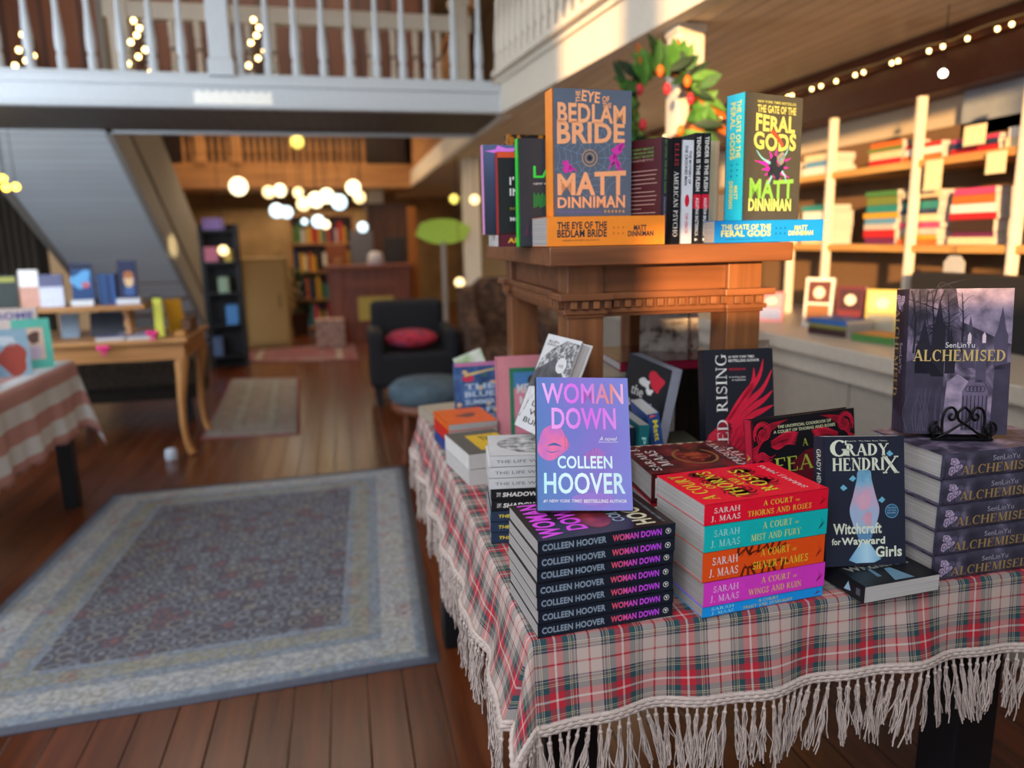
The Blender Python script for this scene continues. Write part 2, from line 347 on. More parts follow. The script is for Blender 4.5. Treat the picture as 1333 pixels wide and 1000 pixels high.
class Art:
    """prints on one cover: everything lands in the cover's own mesh"""
    def __init__(s, mb, W, H, T, bulge=0): s.mb, s.W, s.H, s.T, s.bulge, s.vs = mb, W, H, T, bulge, 1
    def dim(s, face): return {'f': (s.W, s.H), 's': (s.H, s.T), 'b': (s.W, s.H)}[face]
    def pt(s, face, u, v, layer):
        e = .00012 + .00013 * layer
        if face == 'f': return (u * s.W, -e, (1 - (1 - v) * s.vs) * s.H)
        if face == 'b': return (s.W - u * s.W, s.T + e, v * s.H)
        q = 2 * v - 1
        return (-s.bulge * (1 - abs(q) ** 6) - e, s.T - v * s.T, s.H - u * s.H)
    def p(s, face, pts, mat, layer=1):
        if sum(pts[i][0] * pts[(i + 1) % len(pts)][1] - pts[(i + 1) % len(pts)][0] * pts[i][1] for i in range(len(pts))) < 0: pts = pts[::-1]
        s.mb.add([s.pt(face, u, v, layer) for u, v in pts], [tuple(range(len(pts)))], mat)
    def r(s, face, u0, v0, u1, v1, mat, layer=1):
        s.p(face, [(u0, v0), (u1, v0), (u1, v1), (u0, v1)], mat, layer)
    def e(s, face, cu, cv, ru, rv, mat, layer=1, n=28, wob=0):
        n = max(n, 24) if ru > .05 else n
        s.p(face, [(cu + ru * math.cos(6.2832 * k / n) * (1 + wob * math.sin(3 * 6.2832 * k / n + 1.3 + 7 * cu)), cv + rv * math.sin(6.2832 * k / n) * (1 + wob * math.cos(2 * 6.2832 * k / n + 9 * cv))) for k in range(n)], mat, layer)
    def ring(s, face, cu, cv, ru, rv, w, mat, layer=1, n=24, a0=0, a1=360):
        W, H = s.dim(face); vs = []
        for k in range(n + 1):
            a = R(a0 + (a1 - a0) * k / n)
            for q in (1, 0): vs.append(s.pt(face, cu + (ru - q * w) * math.cos(a), cv + (rv - q * w * W / H) * math.sin(a), layer))
        s.mb.add(vs, [(2 * k, 2 * k + 1, 2 * k + 3, 2 * k + 2) for k in range(n)], mat)
    def c(s, face, pts, w0, w1, mat, layer=1, mid=None):
        """tapered stroke through points (widths as a share of the face's width), smoothed"""
        W, H = s.dim(face); P = []
        n = len(pts)
        for i in range(n - 1):
            a, b, c_, d = pts[max(i - 1, 0)], pts[i], pts[i + 1], pts[min(i + 2, n - 1)]
            for k in range(6):
                t = k / 6
                P.append(tuple(.5 * (2 * b[j] + (c_[j] - a[j]) * t + (2 * a[j] - 5 * b[j] + 4 * c_[j] - d[j]) * t * t + (3 * b[j] - a[j] - 3 * c_[j] + d[j]) * t ** 3) for j in (0, 1)))
        P.append(pts[-1]); vs = []
        for i, q in enumerate(P):
            f = i / (len(P) - 1); w = (w0 + (w1 - w0) * f) if mid is None else (w0 * (1 - 2 * f) + mid * 2 * f if f < .5 else mid * (2 - 2 * f) + w1 * (2 * f - 1))
            a, b = P[max(i - 1, 0)], P[min(i + 1, len(P) - 1)]; dx, dy = (b[0] - a[0]) * W, (b[1] - a[1]) * H; L = math.hypot(dx, dy) or 1
            ox, oy = -dy / L * w * W / 2, dx / L * w * W / 2
            vs.append(s.pt(face, q[0] - ox / W, q[1] - oy / H, layer)); vs.append(s.pt(face, q[0] + ox / W, q[1] + oy / H, layer))
        s.mb.add(vs, [(2 * i, 2 * i + 2, 2 * i + 3, 2 * i + 1) for i in range(len(P) - 1)], mat)
    def t(s, face, text, u0, v0, u1, v1, mat, layer=2, bold=0., shear=0., rot=0, ser=False, fat=1., quarter=0, fmap=None):
        """text stretched into the box; quarter=1 reads upward, quarter=-1 reads downward"""
        vs, fs = serif(text, fat) if ser else glyphs(text, bold, shear)
        if not vs: return
        xs = [v[0] for v in vs]; ys = [v[1] for v in vs]; ax, bx, ay, by = min(xs), max(xs), min(ys), max(ys)
        W, H = s.dim(face); out = []
        for x, y in vs:
            a, b = (x - ax) / (bx - ax), (y - ay) / (by - ay)
            if quarter == 1: a, b = 1 - b, a
            elif quarter == -1: a, b = b, 1 - a
            if fmap: a, b = fmap(a, b)
            u, v = u0 + a * (u1 - u0), v0 + b * (v1 - v0)
            if rot:
                cu, cv = (u0 + u1) / 2, (v0 + v1) / 2; dx, dy = (u - cu) * W, (v - cv) * H; q = R(rot)
                u, v = cu + (dx * math.cos(q) - dy * math.sin(q)) / W, cv + (dx * math.sin(q) + dy * math.cos(q)) / H
            out.append(s.pt(face, u, v, layer))
        s.mb.add(out, fs, mat)
def book(label, W, H, T, M, cover, art=None, spine=None, hard=False, page=None, name='book', group=None, back=None, pagecol=None):
    root = thing(name, label, 'book', M=M, group=group)
    cb = MB(); over = .003 if hard else 0; th = .0022 if hard else .0007; bulge = .004 if hard == 2 else 0
    sp = spine or cover; bk = back or cover
    cb.box((0, 0, 0), (W, th, H), cover); cb.box((0, T - th, 0), (W, T, H), bk)
    if bulge:
        n = 10; vs = []
        for k in range(n + 1):
            y = T * k / n; q = 2 * k / n - 1; x = -bulge * (1 - abs(q) ** 6)
            for z in (0, H): vs += [(x, y, z)]
        for k in range(n + 1):
            y = T * k / n
            for z in (0, H): vs += [(.002, min(max(y, th), T - th), z)]
        o = 2 * (n + 1)
        cb.add(vs, [(2 * k, 2 * k + 1, 2 * k + 3, 2 * k + 2) for k in range(n)], sp, True)
        cb.add(vs, [(2 * k, 2 * k + 2, o + 2 * k + 2, o + 2 * k) for k in range(n)] + [(2 * k + 3, 2 * k + 1, o + 2 * k + 1, o + 2 * k + 3) for k in range(n)], sp)
    else: cb.box((0, .0, 0), (th, T, H), sp)
    if art: art(Art(cb, W, H, T, bulge))
    cb.build('cover', root)
    pb = MB(); pm = page or pages(); e = .0006
    pb.box((th + .0002, th + .0001, over + e), (W - over - e, T - th - .0001, H - over - e), pm)
    pb.build('page_block', root)
    return root
def stack(n, maker, label_of, step, jit=.002, first=0):
    """copies of one lying book, one above the other"""
    for i in range(n):
        o = maker if i == 0 else copy_tree(maker)
        o['label'] = label_of(i)
        if i: o.matrix_world = Matrix.Translation((random.uniform(-jit, jit), random.uniform(-jit, jit), step * i)) @ maker.matrix_world

# ------------------------------------------------------------------ the room: floor, walls, galleries, stairs
M_floor = boards('floor_boards', '#632f14', '#120805', 0, .105, rough=.24, grain=.5, gap=.03, var=.22, bump=.5, along=1)
M_wallw = plain('#cfcac2', .7, name='white_plaster', noise=.04)
M_white = plain('#bfc4c7', .5, name='white_paint', noise=.03)
M_cream = plain('#d8cdbb', .55, name='cream_paint', noise=.04)
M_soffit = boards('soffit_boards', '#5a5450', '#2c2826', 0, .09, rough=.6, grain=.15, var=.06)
M_ceil = boards('gallery_ceiling_boards', '#e6d6bc', '#7d6a55', 0, .085, rough=.5, grain=.18, var=.07, along=1)
M_bead = boards('stair_beadboard', '#cfd9e0', '#8a95a0', 2, .045, rough=.55, grain=.08, var=.04, bump=.35)
M_brown = wood('dark_panelling', '#3a2012', '#55301a', '#6e4226', along=2, scale=9)
M_warmw = wood('warm_trim', '#8a5c34', '#a3713f', '#b98650', along=0, scale=8)

def slab(name, a, b, mat, **k):
    m = MB(); m.box(a, b, mat); return struct(m, name, **k)
slab('floor', (-3.4, -1.7, -.05), (3.0, 17, 0), M_floor)
slab('wall_left', (-3.5, -1.7, 0), (-3.4, 17, 5.2), M_wallw)
slab('wall_right', (2.8, -1.7, 0), (2.9, 17, 5.2), plain('#b9a88e', .7, name='right_wall_plaster'))
slab('wall_back', (-3.5, 16.9, 0), (2.9, 17, 5.2), M_brown)
slab('wall_far', (-3.4, 15.4, 0), (2.8, 15.5, 2.47), plain('#94754f', .7, name='tan_plaster', noise=.25, nscale=3))
slab('ceiling', (-3.5, -1.7, 5.2), (2.9, 17, 5.3), plain('#9b8f80', .8, name='upper_ceiling'))
m = MB()                                                            # unseen shop-front wall; its two openings are shaped for the sun patches
X = [-3.5, -2.15, -1.62, -1.20, .25, 2.9]
m.box((X[0], -1.7, 0), (X[1], -1.6, 5.2), M_wallw); m.box((X[2], -1.7, 0), (X[3], -1.6, 2.12), M_wallw); m.box((X[2], -1.7, 3.0), (X[3], -1.6, 5.2), M_wallw); m.box((X[2], -1.7, 2.12), (-1.42, -1.6, 3.0), M_wallw); m.box((X[4], -1.7, 0), (X[5], -1.6, 5.2), M_wallw)
m.box((X[3], -1.7, 0), (X[4], -1.6, 1.56), M_wallw); m.box((X[3], -1.7, 3.0), (X[4], -1.6, 5.2), M_wallw); m.box((X[3], -1.7, 1.71), (-1.02, -1.6, 2.12), M_wallw)
m.box((X[1], -1.7, 0), (X[2], -1.6, 2.78), M_wallw); m.box((X[1], -1.7, 3.2), (X[2], -1.6, 5.2), M_wallw)
struct(m, 'wall_front')

# bridge gallery across the room
ZB = 2.15
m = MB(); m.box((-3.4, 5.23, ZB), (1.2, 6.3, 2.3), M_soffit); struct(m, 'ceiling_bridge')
m = MB(); m.box((-3.4, 5.17, ZB - .01), (1.16, 5.23, 2.30), M_white); m.box((-3.4, 5.15, 2.27), (1.16, 5.24, 2.325), M_white); m.box((-3.4, 5.155, ZB - .01), (1.16, 5.17, ZB + .012), M_white); struct(m, 'trim_1', bevel=.004)
m = MB(); m.box((-3.4, 6.3, ZB - .02), (1.2, 6.35, 2.32), M_white); struct(m, 'trim_2')
def spindle(h, r=.024):
    """turned baluster: square foot, vase, slim shaft"""
    return [(r * 1.15, 0), (r * 1.15, .10), (r * .8, .115), (r * 1.2, .14), (r * 1.25, .2), (r * .75, .36), (r * .62, .5), (r * .7, h - .22), (r * 1.05, h - .16), (r * .8, h - .13), (r * 1.1, h - .1), (r * 1.1, h)]
def balustrade(name, label, a, b, z, n, mat, h=.86, newels=(), r=.024, rail=.09, cat='railing'):
    root = thing(name, label, cat, loc=(a[0], a[1], z)); dx, dy = b[0] - a[0], b[1] - a[1]; L = math.hypot(dx, dy); ang = math.atan2(dy, dx)
    root.rotation_euler = (0, 0, ang); mb = MB(); mb.lathe(spindle(h, r), mat, seg=10); first = None
    for k in range(n):
        x = L * (k + .5) / n
        if any(abs(x - q) < .07 for q in newels): continue
        if first is None: first = o = mb.build('baluster', root)
        else: o = first.copy(); COL.objects.link(o); o.parent = root
        o.location = (x, 0, 0)
    t = MB(); t.box((0, -.045, h), (L, .045, h + rail), mat); t.build('top_rail', root, bevel=.008)
    t = MB(); t.box((0, -.035, -.012), (L, .035, .02), mat); t.build('bottom_rail', root)
    for q in newels:
        t = MB(); t.box((q - .065, -.065, 0), (q + .065, .065, h + .2), mat); t.box((q - .08, -.08, h + .2), (q + .08, .08, h + .24), mat); t.box((q - .078, -.078, 0), (q + .078, .078, .1), mat); t.build('newel_post', root, bevel=.006)
    return root
balustrade('balustrade', 'white railing of turned balusters along the front edge of the bridge gallery', (-3.35, 5.2), (1.08, 5.2), 2.325, 26, M_white, newels=(2.70, ))
balustrade('balustrade', 'white railing on the rear edge of the bridge gallery, seen between the front balusters', (-1.58, 6.32), (1.15, 6.32), 2.32, 15, M_cream, h=.62, newels=(.1, 2.63), rail=.12)
# paper banner stuck on the bridge fascia
m = MB(); n = 24; P = [(-.83 + .47 * k / n, 2.152 + .012 * math.sin(k * 1.9) * (k % 3 == 0)) for k in range(n + 1)] + [(-.36 - .47 * k / n, 2.238 + .008 * math.sin(k * 2.3)) for k in range(n + 1)]
m.prism(P, plain('#fffaf0', .8, name='cream_paper'), 1, 5.166, 5.170)
tag(m.build('paper_banner'), 'cream paper banner stuck on the white edge of the bridge gallery', 'banner')

# right gallery: slanting edge beam, ceiling, column
E0, E1 = Vector((1.12, 5.3, 0)), Vector((1.455, 1.6, 0))
d = (E1 - E0).normalized(); nrm = Vector((d.y, -d.x, 0))
def edge_slab(name, a, b, off0, off1, z0, z1, mat, bevel=0):
    q = [a + nrm * off0, b + nrm * off0, b + nrm * off1, a + nrm * off1]; m = MB()
    m.prism([(p.x, p.y) for p in q], mat, 2, z0, z1); return struct(m, name, bevel=bevel)
sgn = 1 if nrm.x < 0 else -1; nrm = nrm * sgn                        # nrm points out into the hall
edge_slab('trim_3', E0, E1 - Vector((0, 3.0, 0)) + Vector((.27, 0, 0)), -.08, 0, ZB - .01, 2.36, M_cream, .004)
edge_slab('trim_4', E0, E1 - Vector((0, 3.0, 0)) + Vector((.27, 0, 0)), -.1, .02, 2.33, 2.375, M_cream, .004)
m = MB(); m.prism([(1.15, 17), (1.15, 5.2), (1.72, -1.6), (2.8, -1.6), (2.8, 17)], M_ceil, 2, ZB, ZB + .08); struct(m, 'ceiling_gallery')
ang = math.atan2(E1.y - E0.y, E1.x - E0.x)
balustrade('balustrade', 'cream railing of close balusters above the edge of the gallery with the column', (1.10, 5.15), (1.52, .7), 2.375, 40, M_cream, r=.02)
m = MB(); m.box((1.16, 5.3, ZB - .02), (1.24, 16.9, 2.36), M_cream); struct(m, 'trim_5')
balustrade('balustrade', 'brown shadowed railing running away beyond the bridge gallery', (1.2, 6.6), (1.2, 12), 2.36, 26, M_warmw, r=.02)
def column(label, x, y, w, mat, h=ZB):
    root = thing('column', label, 'column', loc=(x, y, 0)); t = MB(); t.box((-w / 2, -w / 2, .16), (w / 2, w / 2, h - .001), mat); t.build('shaft', root, bevel=.008)
    t = MB(); t.box((-w / 2 - .015, -w / 2 - .015, 0), (w / 2 + .015, w / 2 + .015, .16), mat); t.build('plinth', root, bevel=.008)
    t = MB(); t.box((-w / 2 - .008, -w / 2 - .008, h - .04), (w / 2 + .008, w / 2 + .008, h - .001), mat); t.build('capital', root, bevel=.008)
column('cream square column behind the wreath, holding up the gallery', 1.46, 3.03, .118, M_cream)
column('pale square column by the green oval sign', 1.42, 8.1, .17, M_cream)
column('slim pale column under the gallery beyond the bridge, before the far gallery', .62, 12.6, .24, M_cream)

# far gallery with dark balusters
m = MB(); m.box((-3.4, 12, ZB - .03), (1.2, 13.2, 2.47), M_warmw); struct(m, 'trim_6')
balustrade('balustrade', 'brown railing of the far gallery at the end of the hall', (-2.2, 12.05), (.5, 12.05), 2.47, 27, M_warmw, h=.55, newels=(.28, .78), r=.022)
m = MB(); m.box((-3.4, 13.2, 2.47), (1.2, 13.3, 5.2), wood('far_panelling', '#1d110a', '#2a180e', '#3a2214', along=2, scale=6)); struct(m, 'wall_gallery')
m = MB(); m.box((-3.4, 8.6, 2.58), (1.15, 8.7, 5.19), boards('upper_brown_boards', '#6e4028', '#2a1810', 0, .34, rough=.5, grain=.3, gap=.1, var=.25, along=2)); struct(m, 'wall_upper')

# enclosed stair seen from below: its beadboard soffit runs down to the floor away from us
x0, x1, ya, yb = -2.60, -1.66, 6.3, 9.95
m = MB(); th = .05
vs = []
for (y, z) in ((ya, ZB), (yb, .02)):
    vs += [(x0, y, z), (x1, y, z), (x0, y, z + th), (x1, y, z + th)]
m.add(vs, [(0, 4, 5, 1), (2, 3, 7, 6), (0, 1, 3, 2), (4, 6, 7, 5), (0, 2, 6, 4), (1, 5, 7, 3)], M_bead)
st = thing('staircase', 'pale blue-grey boarded staircase seen from underneath behind the wooden book table', 'staircase', loc=(0, 0, 0)); m.build('soffit', st)
for nm, xa, xb, mt in (('stringer', x1, x1 + .05, plain('#8f8d88', .6, name='grey_stringer')), ('stringer', x0 - .05, x0, plain('#8f8d88', .6))):
    m = MB(); m.prism([(ya, ZB - .03), (ya, ZB + .32), (yb + .5, .02), (yb, .0)], mt, 0, xa, xb); m.build(nm, st, bevel=.004)
for k in range(12):
    y = ya + (yb - ya) * (k + .5) / 12; z = ZB + .22 - (ZB + .2) * (k + .5) / 12
    m = MB(); m.box((x0, y - .16, z), (x1, y + .14, z + .035), M_brown); m.build('tread', st, bevel=.004)
m = MB(); m.prism([(ya + .1, ZB + .34), (ya + .1, ZB + 1.1), (yb + .4, .95), (yb + .4, .2)], plain('#8b857b', .65, name='stair_side_wall'), 0, x1 + .005, x1 + .045); m.build('side_wall', st)
# dark balusters left of the stair
rt = balustrade('balustrade', 'dark slatted rail beside the boarded stair with strings of small lights', (-3.38, 7.6), (-2.68, 7.6), .75, 11, plain('#3d352b', .6, name='dark_slats'), h=1.15, r=.022)
m = MB(); m.box((-3.39, 7.75, 0), (-2.67, 7.8, 2.1), plain('#2a241d', .8, name='dark_backing')); struct(m, 'trim_7')

# ------------------------------------------------------------------ rugs
def rug_material(name, field, motif, band, outer, edge, bx, scale, reds='#8d5f5c'):
    m, nt, b = base(name); tc = N(nt, 'ShaderNodeTexCoord'); sp = N(nt, 'ShaderNodeSeparateXYZ'); nt.links.new(tc.outputs['UV'], sp.inputs[0])
    def math_(op, a, bb=None):
        n = N(nt, 'ShaderNodeMath', operation=op)
        for i, v in enumerate((a, bb)):
            if v is None: continue
            if isinstance(v, (int, float)): n.inputs[i].default_value = v
            else: nt.links.new(v, n.inputs[i])
        return n.outputs[0]
    dx = math_('MINIMUM', sp.outputs[0], math_('SUBTRACT', bx[0], sp.outputs[0])); dy = math_('MINIMUM', sp.outputs[1], math_('SUBTRACT', bx[1], sp.outputs[1]))
    dd = math_('MINIMUM', dx, dy); dn = math_('DIVIDE', dd, .5)
    bg_ = ramp(nt, [(0, edge), (.055, edge), (.06, outer), (.13, outer), (.135, band), (.34, band), (.345, outer), (.42, outer), (.425, '#8b8a7e'), (.55, '#8b8a7e'), (.555, outer), (.60, outer), (.61, field)], 'CONSTANT'); nt.links.new(dn, bg_.inputs[0])
    vr = N(nt, 'ShaderNodeTexVoronoi', feature='F1'); vr.inputs['Scale'].default_value = scale; vr.inputs['Randomness'].default_value = .45; nt.links.new(tc.outputs['UV'], vr.inputs['Vector'])
    rm = ramp(nt, [(0, (1, 1, 1)), (.22, (1, 1, 1)), (.27, (0, 0, 0)), (.42, (0, 0, 0)), (.46, (.8, .8, .8)), (.54, (.8, .8, .8)), (.6, (0, 0, 0))], 'LINEAR'); nt.links.new(vr.outputs['Distance'], rm.inputs[0])
    wv = N(nt, 'ShaderNodeTexNoise'); wv.inputs['Scale'].default_value = scale * 1.7; wv.inputs['Detail'].default_value = 5; nt.links.new(tc.outputs['UV'], wv.inputs['Vector'])
    rw = ramp(nt, [(.42, (0, 0, 0)), (.5, (1, 1, 1)), (.58, (0, 0, 0))]); nt.links.new(wv.outputs[0], rw.inputs[0])
    hs = ramp(nt, [(0, motif), (.55, motif), (.6, '#9a9688'), (.86, '#9a9688'), (.87, reds), (1, reds)], 'CONSTANT'); sc = N(nt, 'ShaderNodeSeparateColor'); nt.links.new(vr.outputs['Color'], sc.inputs[0]); nt.links.new(sc.outputs[0], hs.inputs[0])
    m1 = N(nt, 'ShaderNodeMix', data_type='RGBA'); nt.links.new(rm.outputs[0], m1.inputs[0]); nt.links.new(bg_.outputs[0], m1.inputs[6]); nt.links.new(hs.outputs[0], m1.inputs[7])
    edge_mask = ramp(nt, [(0, (0, 0, 0)), (.06, (0, 0, 0)), (.07, (.75, .75, .75))], 'CONSTANT'); nt.links.new(dn, edge_mask.inputs[0])
    m0 = N(nt, 'ShaderNodeMix', data_type='RGBA'); nt.links.new(edge_mask.outputs[0], m0.inputs[0]); nt.links.new(bg_.outputs[0], m0.inputs[6]); nt.links.new(m1.outputs[2], m0.inputs[7])
    m2 = N(nt, 'ShaderNodeMix', data_type='RGBA'); sm = math_('MULTIPLY', rw.outputs[0], .45); nt.links.new(sm, m2.inputs[0]); nt.links.new(m0.outputs[2], m2.inputs[6]); m2.inputs[7].default_value = lin('#4b505a')
    nt.links.new(m2.outputs[2], b.inputs['Base Color']); b.inputs['Roughness'].default_value = .95
    bp = N(nt, 'ShaderNodeBump'); bp.inputs['Strength'].default_value = .4; bp.inputs['Distance'].default_value = .003; nt.links.new(wv.outputs[0], bp.inputs['Height']); nt.links.new(bp.outputs[0], b.inputs['Normal'])
    return m
def rug(label, q, mat, size, h=.012, n=24):
    m = MB(); uv = []; vs = []
    for j in range(n + 1):
        for i in range(n + 1):
            a, c = i / n, j / n; p = (Vector(q[0]) * (1 - a) + Vector(q[1]) * a) * (1 - c) + (Vector(q[3]) * (1 - a) + Vector(q[2]) * a) * c
            lip = h - (.008 if i in (0, n) or j in (0, n) else 0)
            vs.append((p.x, p.y, lip + .0015 * math.sin(a * 9 + c * 5))); uv.append((a * size[0], c * size[1]))
    fs = [(j * (n + 1) + i, j * (n + 1) + i + 1, (j + 1) * (n + 1) + i + 1, (j + 1) * (n + 1) + i) for j in range(n) for i in range(n)]
    m.add(vs, fs, mat, True)
    rim = [i for i in range(n + 1)] + [(j + 1) * (n + 1) - 1 for j in range(1, n + 1)] + [n * (n + 1) + i for i in range(n - 1, -1, -1)] + [j * (n + 1) for j in range(n - 1, 0, -1)]
    o = len(vs); m.v += [(vs[i][0], vs[i][1], .0005) for i in rim]; uv += [uv[i] for i in rim]; L = len(rim); k = m.mi(mat)
    for i in range(L): m.f.append((rim[i], o + i, o + (i + 1) % L, rim[(i + 1) % L])); m.m.append(k); m.sm.append(False)
    return tag(m.build('rug', uv=uv), label, 'rug')
rug('large faded blue-grey patterned rug with a bordered field in front of the book table', [(-1.33, 2.015), (.225, 2.085), (.30, 4.16), (-1.25, 4.085)], rug_material('blue_rug', '#54505a', '#8d939c', '#a7a7a6', '#7d8793', '#585a66', (1.53, 2.07), 17), (1.53, 2.07))
rug('grey-brown runner rug with a red edge beyond the large rug', [(-1.0, 5.16), (-.34, 5.09), (-.46, 7.33), (-1.12, 7.5)], rug_material('grey_runner', '#857a70', '#8f857b', '#80756c', '#75706c', '#7a3a34', (.75, 2.3), 12), (.75, 2.3))
rug('dark red rug far down the hall', [(-1.2, 8.55), (.15, 8.2), (.12, 9.75), (-1.22, 9.4)], rug_material('red_rug', '#6b2630', '#7d3a3c', '#5e2228', '#6d3233', '#4a1c20', (1.5, 2.3), 9), (1.5, 2.3))

# ------------------------------------------------------------------ the book table: table, plaid cloth, wooden stand
TX0, TX1, TY0, TY1, TZ = .222, 1.165, .882, 2.30, .76
M_blackw = plain('#15161a', .4, name='black_table_paint')
t = thing('table', 'black legged table under the red plaid cloth carrying the bestseller books', 'table', loc=(TX0, TY0, 0))
m = MB(); m.box((.008, .008, .725), (TX1 - TX0 - .008, TY1 - TY0 - .008, TZ - .0035), M_blackw); m.build('tabletop', t)
for lx, ly in ((.79, .07), (.035, .07), (.03, 1.27), (.79, 1.27)):
    m = MB(); m.box((lx, ly, 0), (lx + .085, ly + .085, .725), M_blackw); m.build('leg', t, bevel=.004)

def tartan():
    m, nt, b = base('plaid_cloth'); uvn = N(nt, 'ShaderNodeUVMap'); uvn.uv_map = 'uv'; sp = N(nt, 'ShaderNodeSeparateXYZ'); nt.links.new(uvn.outputs[0], sp.inputs[0])
    stops = [(0, '#cfc0ba'), (.028, '#b81e30'), (.215, '#b81e30'), (.22, '#1d454d'), (.395, '#1d454d'), (.40, '#cfc3a6'), (.418, '#2f373c'), (.45, '#2f373c'), (.455, '#cfc3a6'), (.472, '#504f4b'), (.555, '#504f4b'), (.56, '#cfc6c4'), (.578, '#171d38'), (.625, '#171d38'), (.63, '#bfaaa1'), (.965, '#bfaaa1'), (.97, '#a81b2b')]
    out = []
    for ax, ph in ((0, .030), (1, -.086)):
        a = N(nt, 'ShaderNodeMath', operation='SUBTRACT'); nt.links.new(sp.outputs[ax], a.inputs[0]); a.inputs[1].default_value = ph
        d = N(nt, 'ShaderNodeMath', operation='DIVIDE'); nt.links.new(a.outputs[0], d.inputs[0]); d.inputs[1].default_value = .049
        p = N(nt, 'ShaderNodeMath', operation='PINGPONG'); nt.links.new(d.outputs[0], p.inputs[0]); p.inputs[1].default_value = 1
        r = ramp(nt, stops, 'CONSTANT'); nt.links.new(p.outputs[0], r.inputs[0]); out.append(r.outputs[0])
    mx = N(nt, 'ShaderNodeMix', data_type='RGBA'); mx.inputs[0].default_value = .48; nt.links.new(out[0], mx.inputs[6]); nt.links.new(out[1], mx.inputs[7])
    nt.links.new(mx.outputs[2], b.inputs['Base Color']); b.inputs['Roughness'].default_value = .9
    mp = N(nt, 'ShaderNodeMapping'); mp.inputs['Scale'].default_value = (900, 900, 1); nt.links.new(uvn.outputs[0], mp.inputs[0])
    ck = N(nt, 'ShaderNodeTexChecker'); ck.inputs['Scale'].default_value = 1; nt.links.new(mp.outputs[0], ck.inputs[0])
    bp = N(nt, 'ShaderNodeBump'); bp.inputs['Strength'].default_value = .15; bp.inputs['Distance'].default_value = .0006; nt.links.new(ck.outputs['Fac'], bp.inputs['Height']); nt.links.new(bp.outputs[0], b.inputs['Normal'])
    return m
CW, CD, DROP = TX1 - TX0, TY1 - TY0, .122
def drape(s_, t_):
    """a point of the cloth (metres from the table corner) -> where it lies or hangs"""
    ox = -s_ if s_ < 0 else (s_ - CW if s_ > CW else 0); oy = -t_ if t_ < 0 else (t_ - CD if t_ > CD else 0)
    sx = -1 if s_ < 0 else 1; sy = -1 if t_ < 0 else 1
    cs, ct = min(max(s_, 0), CW), min(max(t_, 0), CD)
    r = math.hypot(ox, oy)
    if r == 0:
        e = min(s_, t_, CW - s_, CD - t_)
        return (TX0 + s_, TY0 + t_, TZ - .0012 + (.0006 if e > .02 else 0) * math.sin(s_ * 37) * math.sin(t_ * 31))
    f = min(1, r / .125); al = cs if oy else ct
    if ox and oy:
        ph = math.atan2(oy, ox); w = math.sin(2 * ph) ** .8; out = r * (.12 * abs(math.sin(2 * ph)) + .13 + .04 * w) + .004
        dr = math.sqrt(max(r * r - out * out * .8, 0)); return (TX0 + cs + sx * math.cos(ph) * out, TY0 + ct + sy * math.sin(ph) * out, TZ - dr - .002)
    out = .004 + f ** 1.2 * ((.014 if oy else .034) + .008 * math.sin(al * 23 + .6) + .004 * math.sin(al * 51 + 2))
    dr = r - .003 * f * math.sin(al * 13)
    if oy: return (TX0 + cs, TY0 + ct + sy * min(out, r), TZ - dr)
    return (TX0 + cs + sx * min(out, r), TY0 + ct, TZ - dr)
def axis_pts(L):
    a = [-DROP + DROP * k / 16 for k in range(16)] + [0, .004, .012]
    q = .03
    while q < L - .02: a.append(q); q += .012
    return a + [L - .012, L - .004, L] + [L + DROP * k / 16 for k in range(1, 17)]
AS, AT = axis_pts(CW), axis_pts(CD); vs = []; uv = []
for tt in AT:
    for ss in AS: vs.append(drape(ss, tt)); uv.append((ss, tt))
ns = len(AS); m = MB(); m.add(vs, [(j * ns + i, j * ns + i + 1, (j + 1) * ns + i + 1, (j + 1) * ns + i) for j in range(len(AT) - 1) for i in range(ns - 1)], tartan(), True)
cl = tag(thing('tablecloth', 'red and beige plaid tablecloth with long cream fringe over the bestseller table', 'tablecloth', loc=(0, 0, 0)))
clo = m.build('cloth', cl, uv=uv); sol = clo.modifiers.new('thickness', 'SOLIDIFY'); sol.thickness = .0008; sol.offset = -1
M_fringe = plain('#c4b3aa', .95, name='cotton_fringe', noise=.12, nscale=200)
hem = []                                                            # hem path: right end of the front, round the corner, back along the left side
k = CW + .02
while k > 0: hem.append((k, -DROP)); k -= .0148
for q in range(0, 9): hem.append((-DROP * q / 8 if q else 0, -DROP))
for q in range(1, 9): hem.append((-DROP, -DROP + DROP * q / 8))
k = .0148
while k < CD: hem.append((-DROP, k)); k += .0148
bd = MB(); pts = [Vector(drape(*h)) for h in hem]
for off, rr in ((-.001, .0036), (.0042, .0042), (.0094, .0036)):
    P = []
    for i, p in enumerate(pts):
        q = p - Vector((0, 0, off - .004)); P.append(q + Vector((0, 0, 0)))
    fine = []
    for i in range(len(P) - 1):
        for j in range(3): fine.append(P[i].lerp(P[i + 1], j / 3))
    bd.tube(fine, [rr * (1 + .22 * math.sin(i * 2.09 + off * 700)) for i in range(len(fine))], M_fringe, seg=6)
bd.build('braid', cl)
fr = MB()
